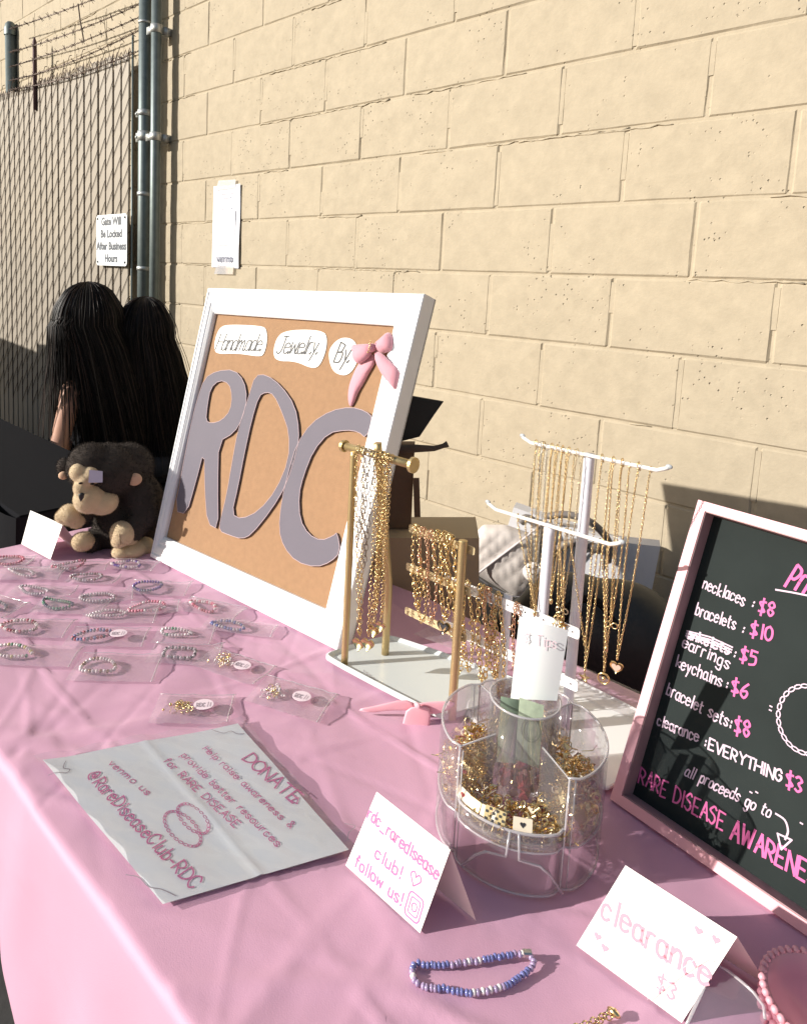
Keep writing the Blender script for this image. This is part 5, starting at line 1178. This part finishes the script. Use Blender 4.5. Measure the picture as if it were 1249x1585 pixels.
pb_ = person('person with long black hair in dark clothes, half hidden behind the framed board', VB, 222, 522, (216, 622), (262, 612), None, (226, 700), None, .1, (285, 690), None, 'sleeved', (b.x, b.y))
hair(pb_, VB, 224, 522, 42, 60, 740, 186, 322, .125, 1000, 2)
bn = thing('bench', 'low black bench the two seated people sit on', 'bench', (a.x, a.y, 0))
dirv = (Vector((b.x, b.y, 0))-Vector((a.x, a.y, 0))).normalized(); nn = Vector((-dirv.y, dirv.x, 0)); mid_ = (Vector((a.x, a.y, 0))+Vector((b.x, b.y, 0)))/2
s = MB(); s.box(mid_+ZW*.40, 1.2, .34, .03, (dirv, nn, ZW)); s.build('seat', mat('bench_black', (.02, .02, .022), .6), bn)
for i in (-1, 1):
    for j in (-1, 1): s = MB(); s.tube([mid_+dirv*(.54*i)+nn*(.14*j), mid_+dirv*(.54*i)+nn*(.14*j)+ZW*.385], .014, 8); s.build('leg', mat('bench_black', (.02, .02, .022), .6), bn)
# ================================================================== THINGS BEHIND THE TABLE
# low shelf against the wall holding the bags
zs_ = py(790, 920, 1.62).z-.012
sh_ = thing('wall_shelf_table', 'dark low table standing against the block wall behind the jewelry', 'table', (-.75, 1.65, 0))
s = MB(); s.box((-.70, 1.64, zs_-.015), 1.3, .44, .03); s.build('top', mat('dark_top', (.03, .03, .032), .6), sh_)
for x in (-1.3, -.1):
    for y in (1.46, 1.83): s = MB(); s.tube([(x, y, 0), (x, y, zs_-.03)], .015, 8); s.build('leg', mat('dark_top', (.03, .03, .032), .6), sh_)
# quilted purse
qp = thing('quilted_purse', 'pale quilted shoulder purse with faint floral print standing by the wall', 'purse', py(780, 915, 1.6))
QV = View(py(780, 880, 1.60)); s = MB(); W_, H_ = 30, 26; outl = lambda u: (812+18*abs(u-.45)**1.4*3) 
vs = []
def qp_pt(u, v):
    x0_ = 722+(-4)*v; x1_ = 836; top = 812+60*max(0, .25-u)*2.2+34*max(0, u-.55)*1.2; bot = 880+46*min(1, u*1.5)-10*max(0, u-.7)
    return x0_+(x1_-x0_)*u, bot+(top-bot)*v
for j in range(H_+1):
    for i in range(W_+1):
        u, v = i/W_, j/H_; x, y = qp_pt(u, v); e = (1-abs(2*u-1)**4)*(1-abs(2*v-1)**4)
        d1 = abs(math.sin((u*5+v*4)*math.pi)); d2 = abs(math.sin((u*5-v*4)*math.pi)); q = min(d1, d2)**.5
        vs.append(QV.p(x, y, .05*e**.5+.006*q*e))
N_ = W_+1; s.add(vs, [(j*N_+i, j*N_+i+1, (j+1)*N_+i+1, (j+1)*N_+i) for j in range(H_) for i in range(W_)])
vb = [QV.p(*qp_pt(i/W_, j/H_), -.05*((1-abs(2*i/W_-1)**4)*(1-abs(2*j/H_-1)**4))**.5) for j in range(H_+1) for i in range(W_+1)]
s.add(vb, [(j*N_+i, (j+1)*N_+i, (j+1)*N_+i+1, j*N_+i+1) for j in range(H_) for i in range(W_)])
QM = mat('quilt_fabric', (.66, .60, .56), .75, 0, .2, 200, var=.14, vscale=24); s.build('quilted_body', QM, qp, True)
s = MB(); s.tube([Vector(v) for v in smoothpoly([tuple(QV.p(*q, .056)) for q in ((724, 900), (760, 872), (800, 842), (826, 822), (846, 802), (858, 812), (850, 850))], 2, False)], .003, 8); s.build('strap', mat('strap_pale', (.58, .52, .52), .6), qp, True)
s = MB(); s.tube([Vector(v) for v in smoothpoly([tuple(QV.p(*q, .03)) for q in ((738, 893), (770, 915), (810, 928), (838, 905))], 2, False)], .002, 6); s.build('bottom_piping', mat('grey_piping', (.2, .19, .2), .6), qp, True)
# cream keychain plush by the purse
kc = thing('plush_keychain', 'small white smiling plush keychain clipped beside the quilted purse', 'keychain', QV.p(825, 890, .09))
s = MB(); s.ball(QV.p(826, 886, .09), (.028, .02, .026), 16, 12, (QV.r, QV.t, ZW)); s.build('head', mat('plush_white', (.68, .64, .62), .9, 0, .4, 300), kc, True)
s = MB()
for x in (819, 831): s.ball(QV.p(x, 878, .112), .0035, 8, 6)
s.tube([QV.p(818, 886, .112), QV.p(824, 890, .113), QV.p(831, 886, .112)], .0012, 5); s.build('face', INKK, kc, True)
# white tote with dark handles
tt_ = thing('white_tote', 'white tote bag with grey curved handle standing against the wall', 'bag', py(930, 1000, 1.74))
TV = View(py(930, 900, 1.74)); s = MB(); TW, TH = 14, 10
def solid(Vw, outl_, c0, c1, name, m_, par):
    s_ = MB(); P0 = Plane(Vw.p(outl_[0][0], outl_[0][1], 0), Vw.r, ZW)
    pts_ = [P0.px(*q) for q in outl_]
    ar = sum(pts_[i][0]*pts_[(i+1) % len(pts_)][1]-pts_[(i+1) % len(pts_)][0]*pts_[i][1] for i in range(len(pts_)))
    if ar < 0: pts_ = pts_[::-1]
    s_.prism(P0, pts_, c0, c1); return s_.build(name, m_, par)
TWM = mat('tote_white', (.66, .66, .69), .6, 0, .2, 30)
solid(TV, [(795, 785), (870, 812), (950, 838), (1022, 846), (1000, 960), (985, 1010), (850, 1000), (840, 900), (782, 826)], -.05, .0, 'bag_body', TWM, tt_)
s = MB(); s.tube([Vector(v) for v in smoothpoly([tuple(TV.p(*q, .02)) for q in ((838, 900), (850, 862), (878, 838), (905, 842), (930, 850))], 2, False)], .011, 8)
s.tube([Vector(v) for v in smoothpoly([tuple(TV.p(*q, .022)) for q in ((845, 800), (870, 795), (900, 800), (925, 815), (945, 840), (940, 870))], 2, False)], .010, 8)
s.tube([Vector(v) for v in smoothpoly([tuple(TV.p(*q, .028)) for q in ((806, 808), (815, 800), (832, 812), (838, 840), (832, 865))], 2, False)], .012, 8)
s.build('handle', mat('taupe_leather', (.17, .15, .14), .55), tt_, True)
# black bag lower right
bbg = thing('black_bag', 'black soft bag on the ground level behind the white necklace stand', 'bag', py(930, 1100, 1.4))
BV = View(py(900, 1000, 1.32))
union([('b', BV.p(900, 985, 0), (.15, .10, .13)), ('b', BV.p(965, 1010, 0), (.14, .10, .15)), ('b', BV.p(840, 1000, -.02), (.12, .10, .10)), ('b', BV.p(920, 1130, 0), (.24, .13, .22)), ('b', BV.p(990, 1120, 0), (.2, .13, .22))], 'bag_body', mat('black_nylon', (.014, .017, .018), .5, 0, .5, 30), bbg, .012, 2)
s = MB(); s.tube([Vector(v) for v in smoothpoly([tuple(BV.p(*q, .10)) for q in ((870, 960), (890, 925), (930, 930), (950, 965))], 2, False)], .008, 8); s.build('strap', BLACKC, bbg, True)
blk = thing('stool', 'black stool under the black bag behind the table', 'stool', BV.p(930, 1300))
zz = BV.p(930, 1130).z-.2; s = MB(); q = BV.p(940, 1130); s.lathe((q.x, q.y, zz-.05), [(.0005, .04), (.18, .04), (.18, 0), (.0005, 0)], 24); s.build('seat', mat('bench_black', (.02, .02, .022), .6), blk)
for k in range(4): a_ = k*math.pi/2; s = MB(); s.tube([(q.x+.14*math.cos(a_), q.y+.14*math.sin(a_), 0), (q.x+.12*math.cos(a_), q.y+.12*math.sin(a_), zz-.05)], .011, 8); s.build('leg', mat('bench_black', (.02, .02, .022), .6), blk)
# cardboard carton with dark flap behind the framed board
cbx = thing('cardboard_carton', 'open brown cardboard carton behind the framed board with dark flap', 'box', py(650, 950, 1.2))
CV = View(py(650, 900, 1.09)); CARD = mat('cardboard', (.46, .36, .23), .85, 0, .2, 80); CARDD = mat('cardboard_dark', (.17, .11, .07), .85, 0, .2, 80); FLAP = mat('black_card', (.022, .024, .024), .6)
solid(CV, [(560, 835), (742, 836), (742, 1000), (560, 1000)], -.14, -.01, 'carton_body', CARD, cbx)
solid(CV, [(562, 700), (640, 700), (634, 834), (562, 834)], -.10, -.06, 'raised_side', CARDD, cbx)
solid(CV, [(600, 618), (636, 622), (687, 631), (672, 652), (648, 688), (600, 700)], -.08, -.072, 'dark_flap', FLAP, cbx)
s = MB(); s.tube([CV.p(600, 698, -.05), CV.p(640, 694, -.045), CV.p(672, 694, -.04), CV.p(686, 690, -.04), CV.p(693, 687, -.04)], [.008, .009, .006, .005, .007], 8); s.build('torn_edge', mat('torn_card', (.13, .10, .08), .9), cbx, True)
solid(CV, [(638, 750), (648, 750), (650, 812), (640, 812)], -.05, -.045, 'upright_strip', CARDD, cbx)
# clear plastic packs lying behind stands
for k, (c4_, lab) in enumerate(((((640, 985), (705, 1010), (770, 1000), (690, 960)), 'crumpled clear plastic bag lying behind the gold stand'), (((880, 1075), (985, 1120), (990, 1075), (900, 1035)), 'flat clear plastic bag at the back edge of the table'), (((700, 1040), (770, 1060), (800, 1030), (735, 985)), 'clear plastic bag behind the white bracelet stand'))):
    A4 = [pz(*q, TZ+.004) for q in c4_]; s = MB(); n = 12; rd = random.Random(k); vs = []
    for j in range(n+1):
        for i in range(n+1): a_, b_ = i/n, j/n; p = (A4[0]*(1-a_)+A4[1]*a_)*(1-b_)+(A4[3]*(1-a_)+A4[2]*a_)*b_; vs.append(p+ZW*(.004+rd.uniform(0, .009)*math.sin(a_*3.14)*math.sin(b_*3.14)))
    N_ = n+1; s.add(vs, [(j*N_+i, j*N_+i+1, (j+1)*N_+i+1, (j+1)*N_+i) for j in range(n) for i in range(n)]); tag(s.build('plastic_bag', FILM, smooth=False), lab, 'plastic bag')
print('blocks', nb, 'objects', len(bpy.data.objects))
